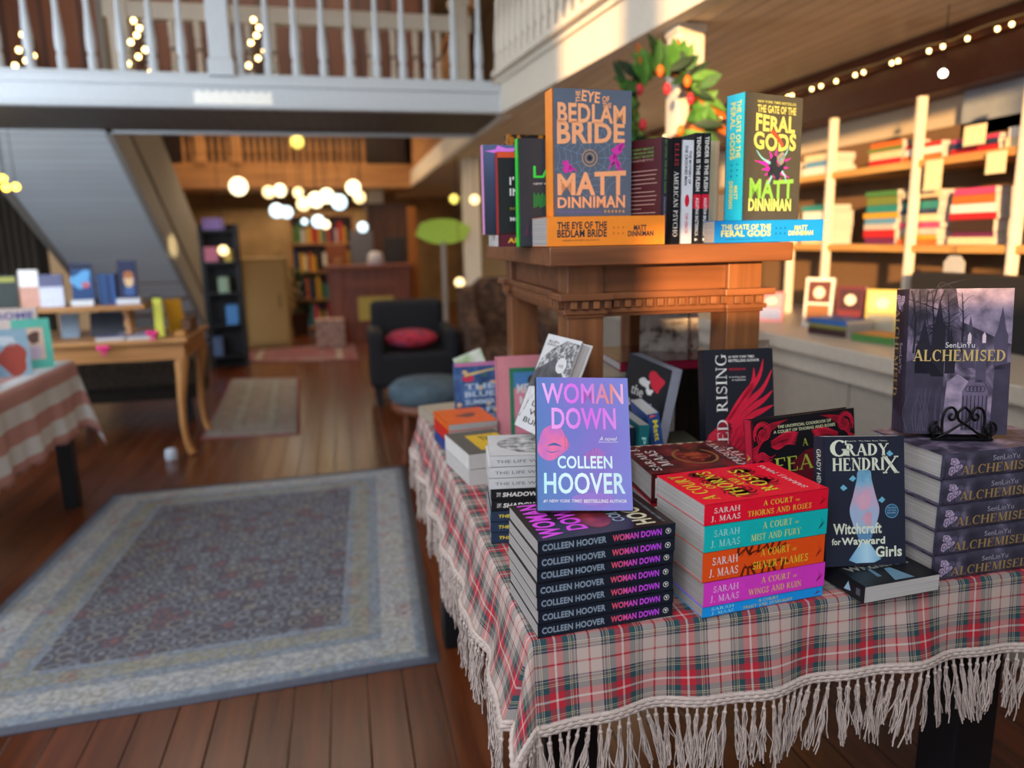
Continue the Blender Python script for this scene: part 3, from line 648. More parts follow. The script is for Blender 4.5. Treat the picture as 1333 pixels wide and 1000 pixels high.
for i, p in enumerate(pts):
    nx = pts[min(i + 1, len(pts) - 1)] - pts[max(i - 1, 0)]; nx.z = 0
    if nx.length < 1e-6: nx = Vector((1, 0, 0))
    nx.normalize(); out = Vector((-abs(nx.y), -abs(nx.x), 0)) if True else 0
    top = p - Vector((0, 0, .008)); lean = random.uniform(-.25, .25) + .22 * math.sin(i * .55) + .15 * math.sin(i * .21)
    Ltot = random.uniform(.078, .108)
    knot = top + Vector((0, 0, -.013)) + nx * (lean * .008); fr.tube([top + Vector((0, 0, .004)), knot], .0021, M_fringe, seg=5); fr.ball(knot, .0034, M_fringe, seg=6, ring=5)
    for s in range(12):
        a = random.uniform(0, 6.28); sp = random.uniform(.1, 1) * .0065; fly = random.random() < .08; L = Ltot * random.uniform(.72, 1.08); P = []
        cx, cy = random.uniform(-.0035, .0035), random.uniform(0, 6)
        for q in range(8):
            f = q / 7
            w = knot + Vector((0, 0, -L * f)) + nx * (lean * L * f * .55 + math.cos(a) * sp * min(1, f * 1.6) + cx * math.sin(f * 7 + cy) + (.022 * f * f * math.cos(a) if fly else 0)) + out * (math.sin(a) * sp * f + .002 * math.sin(f * 9 + cy))
            P.append(w)
        fr.tube(P, .00125, M_fringe, seg=3)
tag(fr.build('fringe', cl), kind='stuff')

# little temple-like wooden stand
M_st = wood('stand_wood', '#5a351e', '#784829', '#8e5733', along=0, scale=16, rough=.42)
M_stl = wood('stand_leg_wood', '#623a22', '#80502d', '#965f38', along=2, scale=16, rough=.42)
sd = thing('display_stand', 'carved brown wooden stand on four square legs carrying a row of books above the table', 'stand', loc=(.367, 1.29, TZ), rz=-1.96)
SW, SD, ST = .482, .72, .519
m = MB(); m.box((0, 0, ST - .0352), (SW, SD, ST), M_st); m.build('top_board', sd, bevel=.0025)
L0, L1, LW = .045, .372, .072
for lx in (L0, L1):
    for ly in (.045, SD - .045 - LW):
        g = MB(); g.box((lx, ly, .0), (lx + LW, ly + LW, ST - .0352), M_stl); g.build('leg', sd, bevel=.002)
for (a0, a1, b0, b1) in ((L0 + LW, L1, .058, .075), (L0 + LW, L1, SD - .075, SD - .058), (L0 + .013, L0 + .03, .045 + LW, SD - .045 - LW), (L1 + LW - .03, L1 + LW - .013, .045 + LW, SD - .045 - LW)):
    g = MB(); g.box((a0, b0, .385), (a1, b1, ST - .0352), M_st); g.build('apron', sd)
def ringbox(z0, z1, grow, mat, bk=.012):
    """moulding round the frame, stepping forward over the legs"""
    g = MB(); a, b = L0 - grow, L1 + LW + grow; c, d_ = .045 - grow, SD - .045 + grow
    g.box((a, c, z0), (L0 + LW + grow * .7, c + LW + grow, z1), mat); g.box((L1 - grow * .7, c, z0), (b, c + LW + grow, z1), mat)
    g.box((a, d_ - LW - grow, z0), (L0 + LW + grow * .7, d_, z1), mat); g.box((L1 - grow * .7, d_ - LW - grow, z0), (b, d_, z1), mat)
    g.box((L0 + LW, c + bk, z0), (L1, c + bk + .03, z1), mat); g.box((L0 + LW, d_ - bk - .03, z0), (L1, d_ - bk, z1), mat)
    g.box((a + bk, .045 + LW, z0), (a + bk + .03, SD - .045 - LW, z1), mat); g.box((b - bk - .03, .045 + LW, z0), (b - bk, SD - .045 - LW, z1), mat)
    return g
for nm, z0, z1, gr in (('cornice', .418, .431, .020), ('moulding', .391, .400, .009), ('moulding', .384, .391, .004)):
    ringbox(z0, z1, gr, M_st).build(nm, sd, bevel=.0018)
ringbox(.400, .418, .004, M_st).build('frieze', sd)
def dentil(x, y, ax):
    g = MB(); g.cbox((x, y, .4095), (.0125, .012, .0145) if ax == 0 else (.012, .0125, .0145), M_stl); g.build('dentil', sd, bevel=.0008)
k = L0 + .003
while k < L1 + LW:
    on = k < L0 + LW + .006 or k > L1 - .006
    dentil(k + .006, .045 - .0095 + (0 if on else .0125), 0); k += .0222
k = .045 + .02
while k < SD - .06:
    on = k < .045 + LW + .006 or k > SD - .045 - LW - .006
    dentil(L0 - .0095 + (0 if on else .0125), k, 1); k += .0222

# ------------------------------------------------------------------ books on the plaid table
WHITE = plain('#e9e6e2', .5, name='print_white', noise=0); CREAMY = plain('#dfe5cf', .5, name='print_pale_green', noise=0)
BLK = plain('#17191f', .38, name='cover_black', noise=.05); NAVY = plain('#262b3b', .35, name='cover_slate', noise=.04)
PINK = plain('#e04be0', .4, name='print_pink', noise=0); CORAL = plain('#ef5f4a', .4, name='print_coral', noise=0); GREYB = plain('#93a3b3', .4, name='print_greyblue', noise=0)
YEL = plain('#e6d23c', .4, name='print_yellow', noise=0); GOLD = plain('#b89a5c', .35, metal=.25, name='print_gold', noise=0); RED = plain('#d81f3a', .4, name='print_red', noise=0)
PGREY = pages('grey_pages', '#b9b3af', '#8d8784'); PWHITE = pages('white_pages', '#d0ccc9', '#a7a39f')

# black stack with grey and pink spine lettering
W, H, T = .140, .203, .0198
wd_cov = mottled('dark_brown_cover', [(.3, '#17151a'), (.6, '#2a2022'), (.8, '#3a2422')], 9, 3, .32)
wd_pk = gradient('pink_foil', [(0, '#f05a3c'), (.35, '#e8579a'), (.6, '#d94be8'), (1, '#c44df0')], axis=2, lo=.105, hi=.02)
def art_wd(a):
    a.e('f', .42, .52, .26, .14, mottled('red_blotch', [(.35, '#2a1c20'), (.55, '#7c2430'), (.75, '#b04048')], 24, 3, .35), 1, 20, .12)
    a.e('f', .8, .2, .22, .1, mottled('red_haze', [(.4, '#231a1c'), (.7, '#5a2024')], 20, 3, .35), 1, 18, .1)
    a.t('f', 'WOMAN', .05, .79, .95, .955, PINK, 2, .03); a.t('f', 'DOWN', .15, .6, .84, .75, PINK, 2, .03)
    a.t('f', 'COLLEEN', .22, .3, .8, .39, GREYB, 2, .02); a.t('f', 'HOOVER', .07, .12, .93, .27, plain('#cfc9a8', .4, name='print_sand', noise=0), 2, .03)
    a.t('f', '#1 NEW YORK TIMES BESTSELLING AUTHOR', .08, .05, .92, .075, GREYB)
    a.t('s', 'COLLEEN HOOVER', .03, .26, .485, .74, GREYB, 2, .025); a.t('s', 'WOMAN DOWN', .53, .26, .895, .74, wd_pk, 2, .03)
    a.ring('s', .945, .5, .021, .21, .0036, WHITE, 2); a.p('s', [(.934, .62), (.956, .56), (.944, .36), (.941, .5)], WHITE, 2)
mk = book('black paperback with pink lettering, bottom of the stack at the front corner of the plaid table', W, H, T, M_lie(.230, .884, TZ, 3.0, W, H, T), wd_cov, art_wd, spine=plain('#1b2330', .35, name='spine_midnight'), page=PGREY, group='black and pink paperbacks stacked at the table corner')
ords = ['lowest of the stack of seven', 'second from the bottom of seven', 'third from the bottom of seven', 'middle one of the stack of seven', 'third from the top of seven', 'second from the top of seven', 'topmost, directly under the standing blue book']
stack(7, mk, lambda i: ('black paperback with pink spine lettering, %s' % (ords[i])), .0200, .0022)

# blue-violet copy standing on it
def art_wds(a):
    pk = mottled('pink_face', [(.3, '#8a6fc4'), (.5, '#d069b8'), (.65, '#ef6f9c')], 26, 3, .35)
    a.e('f', .17, .5, .16, .13, pk, 1, 18, .14); a.c('f', [(.12, .475), (.19, .487), (.27, .47)], .008, .003, plain('#4b62a8', .35, name='print_blue', noise=0), 2, .03); a.c('f', [(.10, .44), (.16, .425), (.25, .44)], .004, .002, plain('#5d6cb4', .35, name='print_blue_line', noise=0), 2, .014); a.e('f', .6, .08, .22, .05, plain('#9a78cc', .35, name='print_faint_violet', noise=.05), 1, 16, .1); a.e('f', .62, .4, .1, .05, plain('#b070c4', .4, name='print_mauve'), 1, 14, .2)
    st = plain('#7f7ccc', .35, name='print_lilac_line', noise=0)
    for k in range(16): a.r('f', .30 + k * .031, .36, .306 + k * .031, .56 + .03 * math.sin(k * 1.3), st, 1)
    g = gradient('foil_lilac_coral', [(0, '#f0b4f0'), (.35, '#e46be8'), (.6, '#d884e0'), (.85, '#e88a78'), (1, '#f0b4d8')], axis=0, lo=.01, hi=.13)
    a.t('f', 'WOMAN', .065, .795, .945, .955, g, 2, .018); a.t('f', 'DOWN', .165, .60, .855, .765, gradient('foil_pink', [(0, '#f3a6ee'), (.6, '#e26be6'), (1, '#e58ae8')], axis=0, lo=.02, hi=.12), 2, .02)
    a.t('f', 'A novel', .67, .515, .86, .545, WHITE, 2, 0, .3); a.r('f', .66, .503, .87, .506, WHITE, 2)
    w = gradient('foil_ice', [(0, '#b8f2f4'), (.5, '#e9fbfa'), (1, '#c8eef2')], axis=0, lo=0, hi=.14)
    a.t('f', 'COLLEEN', .22, .305, .80, .40, w, 2, .02); a.t('f', 'HOOVER', .075, .12, .93, .275, w, 2, .02)
    a.t('f', '#1 NEW YORK TIMES', .065, .055, .47, .08, WHITE, 2, .01, .3); a.t('f', 'BESTSELLING AUTHOR', .49, .055, .94, .08, WHITE, 2, .02)
book('blue and violet paperback with big pink title standing on the black stack', .14, .199, .02, M_stand(.2545, .972, .9092, -9, 25, 2.5),
     gradient('blue_violet_cover', [(0, '#4a78b4'), (.3, '#6478c4'), (.6, '#8a72cc'), (1, '#7f86d4')], axis=0, lo=0, hi=.16, rough=.3, noise=.5, nscale=14, diag=.12), art_wds, spine=BLK, page=PGREY, back=BLK)

# white / black / blue stack behind it
def lwb_top(a):
    a.e('f', .5, .55, .42, .38, mottled('grey_tree_print', [(.35, '#5e5c5e'), (.5, '#a9a8a8'), (.65, '#d8d6d4')], 60, 6, .5), 1, 22, .05)
    a.t('s', 'THE LIFE WE BURY', .05, .34, .62, .62, plain('#6d7076', .5, name='print_grey', noise=0), 2); a.e('s', .75, .45, .04, .36, plain('#2e8f9c', .5, name='print_teal_dot', noise=0), 2)
def sh_art(a):
    a.t('s', 'THE', .05, .3, .085, .7, WHITE, 2, .0, 0, 0, False, 1, 1); a.t('s', 'SHADOWS WE HIDE', .1, .27, .72, .68, WHITE, 2, .03, .15)
def st_art(a):
    a.t('s', 'THE', .07, .36, .17, .66, YEL, 2, .02, .2); a.t('s', 'STOLEN HOURS', .2, .22, .75, .78, YEL, 2, .02, .2)
T = .0203; W, H = .14, .208; WC = mottled('white_cover', [(.3, '#c4c3c4'), (.7, '#d6d4d4')], 12, 3, .45)
specs = [('navy blue paperback with yellow title', plain('#263850', .4, name='cover_navy'), st_art)] * 3 + [('matt black paperback with slanted white title', plain('#15161a', .45, name='cover_coal'), sh_art)] * 2 + [('white paperback with grey title', WC, lwb_top)] * 3
where = ['at the very bottom of the mixed stack', 'second from the bottom of the mixed stack', 'just below the two black ones in the mixed stack', 'lower black one in the mixed stack', 'upper black one in the mixed stack', 'just above the black ones in the mixed stack', 'middle of the three white ones in the mixed stack', 'uppermost of the mixed stack, under the tilted tree book']
for i, (nm, mt, ar) in enumerate(specs):
    book(nm + ', ' + where[i], W, H, T - .0004, M_lie(.233 + random.uniform(-.002, .002), 1.213, TZ + T * i, -8.5 + random.uniform(-.6, .6), W, H, T - .0004), mt, ar, page=PWHITE)
def lean_art(a):
    tr = mottled('bare_tree_print', [(.3, '#2c2a2c'), (.48, '#6e6c6e'), (.58, '#b8b6b6'), (.75, '#d5d3d3')], 90, 7, .45, dist=1.2)
    a.p('f', [(0, .55), (.2, .6), (.55, .72), (1, .62), (1, .96), (.62, .97), (.3, .86), (.1, .74)], tr, 1)
    a.p('f', [(0, .60), (.5, .78), (1, .55), (1, .42), (.4, .47), (0, .42)], mottled('barn_print', [(.3, '#2b292c'), (.6, '#56545a')], 40, 5, .45), 2)
    a.e('f', .7, .72, .14, .08, plain('#d4d2d2', .5, name='print_pale'), 3); a.t('f', 'A NOVEL', .62, .70, .78, .73, BLK, 4)
    a.t('f', 'ALLEN', .1, .92, .42, .945, BLK, 2); a.t('f', 'ESKENS', .1, .885, .46, .91, BLK, 2)
    for k, (s_, v) in enumerate((('THE', .34), ('LIFE', .25), ('WE', .16), ('BURY', .07))): a.t('f', s_, .3 if k < 3 else .22, v, .72 if k < 3 else .86, v + .055, BLK, 2, .01)
    a.c('f', [(.05, .1), (.14, .25), (.1, .42)], .03, .004, tr, 2); a.c('f', [(.14, .25), (.24, .38)], .02, .004, tr, 2)
book('white book with a bare grey tree cover, tilted on top of the mixed stack', .128, .19, .026, M_stand(.312, 1.362, .938, -77, 24, .5), WC, lean_art, hard=True, back=WC, page=PWHITE, spine=BLK)

# five bright stacked paperbacks
W, H = .138, .2055
orn = plain('#7c1220', .4, name='print_dark_red', noise=0)
def art_rose(a):
    for cu, cv, r_ in ((.25, .62, .2), (.62, .66, .17), (.45, .34, .2), (.8, .34, .15), (.85, .72, .1)):
        for k in range(9):
            q = k * .7; a.c('f', [(cu + r_ * .2 * math.cos(q), cv + r_ * .15 * math.sin(q)), (cu + r_ * .7 * math.cos(q + .5), cv + r_ * .5 * math.sin(q + .5)), (cu + r_ * math.cos(q + 1.1), cv + r_ * .68 * math.sin(q + 1.1))], .05, .004, orn, 1, .04)
        a.e('f', cu, cv, r_ * .45, r_ * .32, mottled('ornament_red', [(.4, '#5c0d18'), (.55, '#a01a2c'), (.7, '#6a101c')], 120, 3, .4), 1, 14, .2)
    for s_, u0, v0, u1, v1 in (('A COURT', .1, .83, .9, .95), ('OF', .40, .73, .58, .80), ('THORNS', .08, .585, .92, .71), ('AND', .38, .485, .62, .56), ('ROSES', .14, .33, .86, .46)): a.t('f', s_, u0, v0, u1, v1, YEL, 3, 0, 0, 0, True, 1.15)
    a.t('f', 'SARAH J. MAAS', .1, .1, .9, .165, plain('#f3c9cf', .4, name='print_blush', noise=0), 3, .01)
def court_spine(l1, l2, ac, tc, small=False):
    def f(a):
        if small:
            a.t('s', 'SARAH', .07, .55, .25, .85, ac, 2, 0, 0, 0, True); a.t('s', 'J. MAAS', .07, .12, .25, .42, ac, 2, 0, 0, 0, True)
            a.t('s', 'A COURT', .45, .55, .62, .85, tc, 2, 0, 0, 0, True); a.t('s', l2, .33, .12, .74, .42, tc, 2, 0, 0, 0, True)
        else:
            a.t('s', 'SARAH', .075, .54, .275, .8, ac, 2, 0, 0, 0, True); a.t('s', 'J. MAAS', .05, .14, .28, .42, ac, 2, 0, 0, 0, True)
            a.t('s', 'A COURT', .46, .58, .70, .84, tc, 2, 0, 0, 0, True); a.t('s', 'OF', .725, .6, .76, .70, tc, 2, 0, 0, 0, True); a.t('s', l2, *l1, tc, 2, 0, 0, 0, True)
        for k in range(4): a.c('s', [(.93, .25), (.95 + .008 * k, .45), (.945 + .012 * k, .7 - .08 * k)], .004, .001, orn if tc is YEL else BLK, 2)
    return f
def art_flames(a):
    court_spine((.40, .16, .86, .42), 'SILVER FLAMES', WHITE, YEL)(a)
    fl = plain('#6b2410', .4, name='print_flame', noise=0)
    for k in range(14):
        x = .28 + k * .028; a.c('s', [(x, 0 if k % 2 else 1), (x + .03 * math.sin(k), .3 if k % 2 else .75), (x + .05, .12 + .12 * (k % 3) if k % 2 else .92 - .1 * (k % 3)), (x + .02, .42 if k % 2 else .66)], .022, .002, fl, 1)
PALEC = plain('#9fe6e0', .4, name='print_aqua', noise=0)
five = [('blue', '#1a9cf0', .0160, court_spine(None, 'FROST AND STARLIGHT', PALEC, YEL, True), 'lowest of the bright stack of five'),
        ('magenta', '#e23fca', .0380, court_spine((.36, .16, .80, .42), 'WINGS AND RUIN', plain('#f3c4ea', .4, name='print_rose', noise=0), YEL), 'second from the bottom of the bright stack of five'),
        ('orange', '#f0541a', .0450, art_flames, 'in the middle of the bright stack of five'),
        ('turquoise', '#12bcbc', .0400, court_spine((.37, .16, .78, .42), 'MIST AND FURY', PALEC, plain('#d9e27a', .4, name='print_lime', noise=0)), 'second from the top of the bright stack of five'),
        ('scarlet', '#ee1535', .0310, None, 'with yellow title, on top of the bright stack of five')]
z = TZ
for i, (nm, c, th, ar, wh) in enumerate(five):
    def both(a, i=i, ar=ar):
        if i == 4: art_rose(a); court_spine((.34, .14, .86, .42), 'THORNS AND ROSES', WHITE, YEL)(a)
        else: ar(a)
    book('%s paperback %s' % (nm, wh), W, H, th - .0003, M_lie(.469 + (.001, .002, -.001, 0, -.001)[i], .876, z, (4.6, 4.3, 4.4, 4.2, 4.2)[i], W, H, th - .0003), plain(c, .38, name='cover_' + nm, noise=.03), both, page=PGREY)
    z += th

# slate lava-lamp paperback standing on a black one
def art_grady(a):
    for s_, u0, v0, u1, v1 in (('G', .07, .845, .30, .975), ('RADY', .27, .85, .80, .945), ('HENDRI', .10, .735, .74, .835), ('X', .72, .71, .93, .845)): a.t('f', s_, u0, v0, u1, v1, CREAMY, 3, .055 if False else 0, 0, 0, True, 1.35)
    def sp(P, k=5):
        n = len(P); out = []
        for i in range(n):
            q = [P[(i + j) % n] for j in (-1, 0, 1, 2)]
            for t in range(k):
                t /= k; out.append(tuple(.5 * (2 * q[1][j] + (q[2][j] - q[0][j]) * t + (2 * q[0][j] - 5 * q[1][j] + 4 * q[2][j] - q[3][j]) * t * t + (3 * q[1][j] - q[0][j] - 3 * q[2][j] + q[3][j]) * t ** 3) for j in (0, 1)))
        return out
    gl = gradient('lamp_glass', [(0, '#8fc4de'), (.45, '#a6b6d4'), (.6, '#c8a9c4'), (.8, '#7fb4d0'), (1, '#4d86ae')], axis=2, lo=.02, hi=.16, noise=.5, nscale=40)
    a.p('f', sp([(.42, .735), (.56, .735), (.585, .66), (.63, .54), (.675, .43), (.64, .33), (.59, .265), (.39, .265), (.34, .33), (.305, .43), (.35, .54), (.395, .66)]), gl, 1)
    a.p('f', [(.38, .265), (.60, .265), (.56, .19), (.42, .19)], plain('#5f8fb4', .4, name='print_steel'), 1)
    a.p('f', [(.44, .18), (.54, .18), (.69, .045), (.60, .02), (.38, .02), (.29, .045)], gradient('lamp_base', [(0, '#6da9cf'), (.5, '#b6dcee'), (1, '#5d9cc6')], axis=0, lo=.04, hi=.1), 1)
    a.e('f', .49, .5, .09, .07, plain('#d7a7bd', .4, name='print_dusty_pink'), 2, 14, .15); a.e('f', .53, .36, .06, .05, plain('#cf9fb4', .4, name='print_dusty'), 2, 12, .2)
    for (x, y, sx) in ((.30, .67, 1), (.86, .86, -1), (.66, .5, 1), (.28, .6, -1)):
        a.p('f', [(x, y), (x + .05 * sx, y + .03), (x + .09 * sx, y + .005), (x + .05 * sx, y - .02)], plain('#6fb3cf', .4, name='print_bird', noise=0), 2)
    for s_, u0, v0, u1, v1 in (('Witchcraft', .10, .245, .70, .33), ('for', .08, .165, .19, .215), ('Wayward', .20, .145, .74, .22), ('Girls', .62, .06, .95, .145)): a.t('f', s_, u0, v0, u1, v1, CREAMY, 3, .03)
    a.e('f', .83, .415, .085, .055, plain('#2f5878', .4, name='badge_blue'), 1); a.ring('f', .83, .415, .085, .055, .008, plain('#6fa5c6', .4, name='badge_rim'), 2)
    for k, s_ in enumerate(('The New', 'York Times', 'Bestseller')): a.t('f', s_, .775, .435 - .02 * k, .885, .448 - .02 * k, plain('#9fc7de', .4, name='badge_text', noise=0), 3)
    a.t('f', 'Superb.  The New York Times', .28, .957, .78, .97, CREAMY, 3)
    a.t('s', 'GRADY HENDRIX', .1, .3, .5, .7, CREAMY, 2)
W, H, T = .137, .207, .0268
def art_black(a):
    a.t('f', 'Witchcraft', .08, .22, .9, .3, plain('#8a8a86', .5, name='print_dim'), 1, .04); a.p('f', [(.42, .02), (.52, .2), (.6, .2), (.68, .02)], plain('#6d93ab', .4, name='print_mist'), 1); a.p('f', [(.3, .1), (.34, .28), (.37, .28), (.36, .1)], plain('#5d7f97', .4, name='print_mist2'), 1)
    a.t('s', 'GRADY HENDRIX', .05, .3, .45, .7, GREYB, 2); a.p('s', [(.80, .2), (.84, .8), (.87, .3)], plain('#9fc7de', .4), 2); a.r('s', .92, .3, .96, .7, plain('#565a60', .4, name='print_smoke'), 2)
book('thick black paperback lying with its white page edge forward under the lava-lamp book', W, H, T, M_lie2(.716, .853, TZ, 3.2, W, H, T), BLK, art_black, page=PWHITE)
book('slate-grey paperback with a pale blue lava lamp on the cover, standing on a black book', .137, .199, .028, M_stand(.693, .913, TZ + .0335, -3, 12, 3.0), NAVY, art_grady, page=PWHITE)

# grey-violet hardcovers
al_c = mottled('violet_forest_cover', [(.28, '#1d1b26'), (.42, '#3a3546'), (.55, '#655a70'), (.68, '#9c8aa2'), (.8, '#bda6b8')], 34, 9, .4, (1, 1, .8), .8)
al_s = mottled('violet_forest_spine', [(.3, '#2b2a38'), (.5, '#3d3b4d'), (.62, '#57536a'), (.75, '#8d8299')], 30, 6, .42)
DKV = plain('#24222e', .45, name='print_night', noise=.1); LIL = plain('#b9a6c4', .45, name='print_lilac'); PALEP = plain('#e6cfd8', .4, name='print_candle')
def art_als(a):
    for (x, y, r_) in ((.07, .72, .03), (.10, .5, .035), (.06, .36, .028), (.13, .66, .022), (.12, .27, .02)):
        a.e('s', x, y, r_, r_ * 5.4, LIL if r_ > .025 else plain('#6a6480', .45, name='print_mauve_grey'), 1, 12, .25); a.ring('s', x, y, r_ * .6, r_ * 3.2, .004, DKV, 2, 12)
    for k in range(8): a.c('s', [(.02 + k * .022, .05), (.03 + k * .02, .3), (.05 + k * .012, .55 + .05 * math.sin(k * 2))], .006, .001, plain('#6a6480', .45), 1)
    a.t('s', 'SenLinYu', .37, .62, .58, .82, plain('#a9a6b4', .45, name='print_ash', noise=0), 3); a.t('s', 'ALCHEMISED', .13, .16, .745, .52, GOLD, 3, 0, .25, 0, True)
    for k in range(9): a.c('s', [(.86 + .015 * k, 0), (.85 + .016 * k, .4), (.9 + .01 * k, .9)], .006, .001, plain('#6a6480', .45), 1)
def art_alf(a):
    art_als(a)
    mist = mottled('print_mist_lilac', [(.3, '#5f566c'), (.5, '#94859c'), (.7, '#b9a3b6')], 40, 5, .45)
    a.p('f', [(.36, .0), (.72, .0), (.70, .2), (.62, .36), (.5, .42), (.4, .36)], mist, 1)
    a.p('f', [(.50, .78), (1, .62), (1, 1), (.45, 1)], mist, 1)
    for (x, w, y0, y1) in ((.16, .16, .42, .80), (.30, .13, .40, .93), (.72, .10, .36, .72), (.90, .13, .45, .88), (.42, .1, .42, .74), (.60, .12, .46, .82)):
        m_ = DKV if x < .5 else plain('#544c62', .45, name='print_dusk', noise=.15)
        a.p('f', [(x - w / 2, y0), (x + w / 2, y0), (x + w / 2, y1 - .2), (x + w * .32, y1 - .16), (x, y1), (x - w * .32, y1 - .16), (x - w / 2, y1 - .2)], m_, 2)
    a.p('f', [(0, 0), (.34, 0), (.36, .4), (.2, .55), (0, .5)], plain('#3d3849', .45, name='print_wall', noise=.2), 2); a.p('f', [(.83, .0), (1, 0), (1, .5), (.85, .47)], plain('#443e50', .45, name='print_wall2', noise=.2), 2)
    for (x, y) in ((.58, .63), (.72, .63)): a.p('f', [(x, y), (x + .035, y), (x + .035, y + .05), (x + .017, y + .075), (x, y + .05)], PALEP, 3)
    a.p('f', [(.55, .03), (.80, .03), (.80, .30), (.73, .38), (.62, .38), (.55, .30)], plain('#6b6078', .45, name='print_gate', noise=.25), 2)
    for k in range(7): a.c('f', [(.565 + .037 * k, .03), (.565 + .037 * k, .27)], .008, .008, DKV, 3)
    for k in range(5): a.ring('f', .605 + .035 * k, .315, .026, .022, .006, DKV, 3, 14)
    random.seed(3)
    for k in range(16):
        x, y = random.uniform(-.02, .3), random.uniform(.62, 1); a.c('f', [(x, y), (x + random.uniform(.06, .2), y + random.uniform(-.05, .07)), (x + random.uniform(.2, .4), y + random.uniform(-.1, .1))], .012, .002, DKV, 3)
    for k in range(14):
        x = random.uniform(.02, .34); a.c('f', [(x, .02), (x + random.uniform(-.05, .05), .15), (x + random.uniform(-.06, .06), .32)], .008, .002, plain('#5a5168', .45, name='print_fern'), 3)
    for k in range(4):
        x = (.06, .235, .385, .52)[k]; a.c('f', [(x, .56), (x + .01, .75), (x - .015, .97)], .022, .008, DKV, 3)
        for j in range(5): a.c('f', [(x, .66 + .06 * j), (x + .05 * (-1) ** j, .70 + .06 * j), (x + .10 * (-1) ** j, .715 + .06 * j)], .008, .001, DKV, 3)
    for k in range(5): a.c('f', [(.02 + .08 * k, .99), (.05 + .06 * k, .86), (.02 + .09 * k, .72)], .018, .003, DKV, 3)
    a.t('f', 'SenLinYu', .37, .598, .65, .635, WHITE, 5); a.t('f', 'ALCHEMISED', .06, .505, .945, .585, plain('#e3c77c', .35, metal=.2, name='print_bright_gold', noise=0), 5, 0, 0, 0, True, 1.1)
W, H, T = .154, .236, .0412
DKB = plain('#1d1b24', .5, name='board_dark')
mk = book('dark violet hardcover with gold spine lettering, bottom of the stack at the end of the table', W, H, T - .0004, M_lie(.864, .888, TZ, .3, W, H, T - .0004), al_c, art_als, spine=al_s, hard=2, page=PGREY, group='violet hardcovers stacked at the right end of the table')
o_ = ['lowest of its stack of five', 'second from the bottom of its stack', 'middle one of its stack', 'second from the top of its stack', 'topmost, under the iron easel']
stack(5, mk, lambda i: 'dark violet hardcover with gold spine lettering, %s' % o_[i], T, .002)
Mal = M_stand(.870, .978, TZ + 5 * T + .008, -20, 6, 0)
book('violet hardcover with a gothic house on the cover, upright in the black iron easel', .155, .232, .048, Mal, al_c, art_alf, spine=plain('#2a2230', .45, name='spine_plum', noise=.2), hard=2, page=PGREY)
IRON = plain('#0e0e10', .38, metal=.6, name='black_iron')
ez = thing('book_easel', 'black scrolled iron book easel holding the violet hardcover', 'easel', M=mat4(Vector((math.cos(R(-20)), math.sin(R(-20)), 0)), Vector((-math.sin(R(-20)), math.cos(R(-20)), 0)), Vector((0, 0, 1)), Mal.translation - Vector((0, 0, .008))))
def spiral(cx, cz, r0, r1, a0, turns, n=22): return [(cx + (r0 + (r1 - r0) * k / n) * math.cos(R(a0) + 2 * math.pi * turns * k / n), 0, cz + (r0 + (r1 - r0) * k / n) * math.sin(R(a0) + 2 * math.pi * turns * k / n)) for k in range(n + 1)]
g = MB(); yo = -.012; cx = .083
def sh(P, sx): return [(cx + sx * p[0] * 1.04, yo, .003 + (p[2] - .003) * 1.22) for p in P]
def sm(pts, k=6):
    out = []
    for i in range(len(pts) - 1):
        a, b, c, d_ = pts[max(i - 1, 0)], pts[i], pts[i + 1], pts[min(i + 2, len(pts) - 1)]
        for q in range(k):
            t = q / k; out.append(tuple(.5 * (2 * b[j] + (c[j] - a[j]) * t + (2 * a[j] - 5 * b[j] + 4 * c[j] - d_[j]) * t * t + (3 * b[j] - a[j] - 3 * c[j] + d_[j]) * t ** 3) for j in range(3)))
    return out + [pts[-1]]
for sx in (-1, 1):
    arm = spiral(.039, .016, .003, .010, 40, 1.15)[::1]
    arm = arm + sm([arm[-1], (.040, 0, .0045), (.024, 0, .010), (.008, 0, .020), (-.006, 0, .028), (-.0085, 0, .038), (0, 0, .046)])[1:]
    g.tube(sh(arm, sx), .0021, IRON, 8)
    arch = sm([(.029, 0, .010), (.030, 0, .030), (.026, 0, .042), (.017, 0, .045), (.011, 0, .038), (.013, 0, .030), (.019, 0, .029), (.0205, 0, .034), (.017, 0, .037)])
    g.tube(sh(arch, sx), .0021, IRON, 8)
g.tube([(cx - .046, yo, .003), (cx + .046, yo, .003)], .0022, IRON, 8)
g.build('scroll_front', ez)
g = MB()
for sx in (-.03, .03): g.tube([(cx + sx, yo, .003), (cx + sx, .06, .003)], .0022, IRON, 8)
g.tube([(cx - .03, .06, .003), (cx + .03, .06, .003)], .0022, IRON, 8); g.build('ledge', ez)
g = MB(); g.tube(sm([(cx - .028, .058, .003), (cx - .022, .072, .08), (cx, .082, .125), (cx + .022, .072, .08), (cx + .028, .058, .003)]), .0022, IRON, 8); g.tube([(cx, .082, .125), (cx, .125, .003)], .0022, IRON, 8); g.build('back_rest', ez)

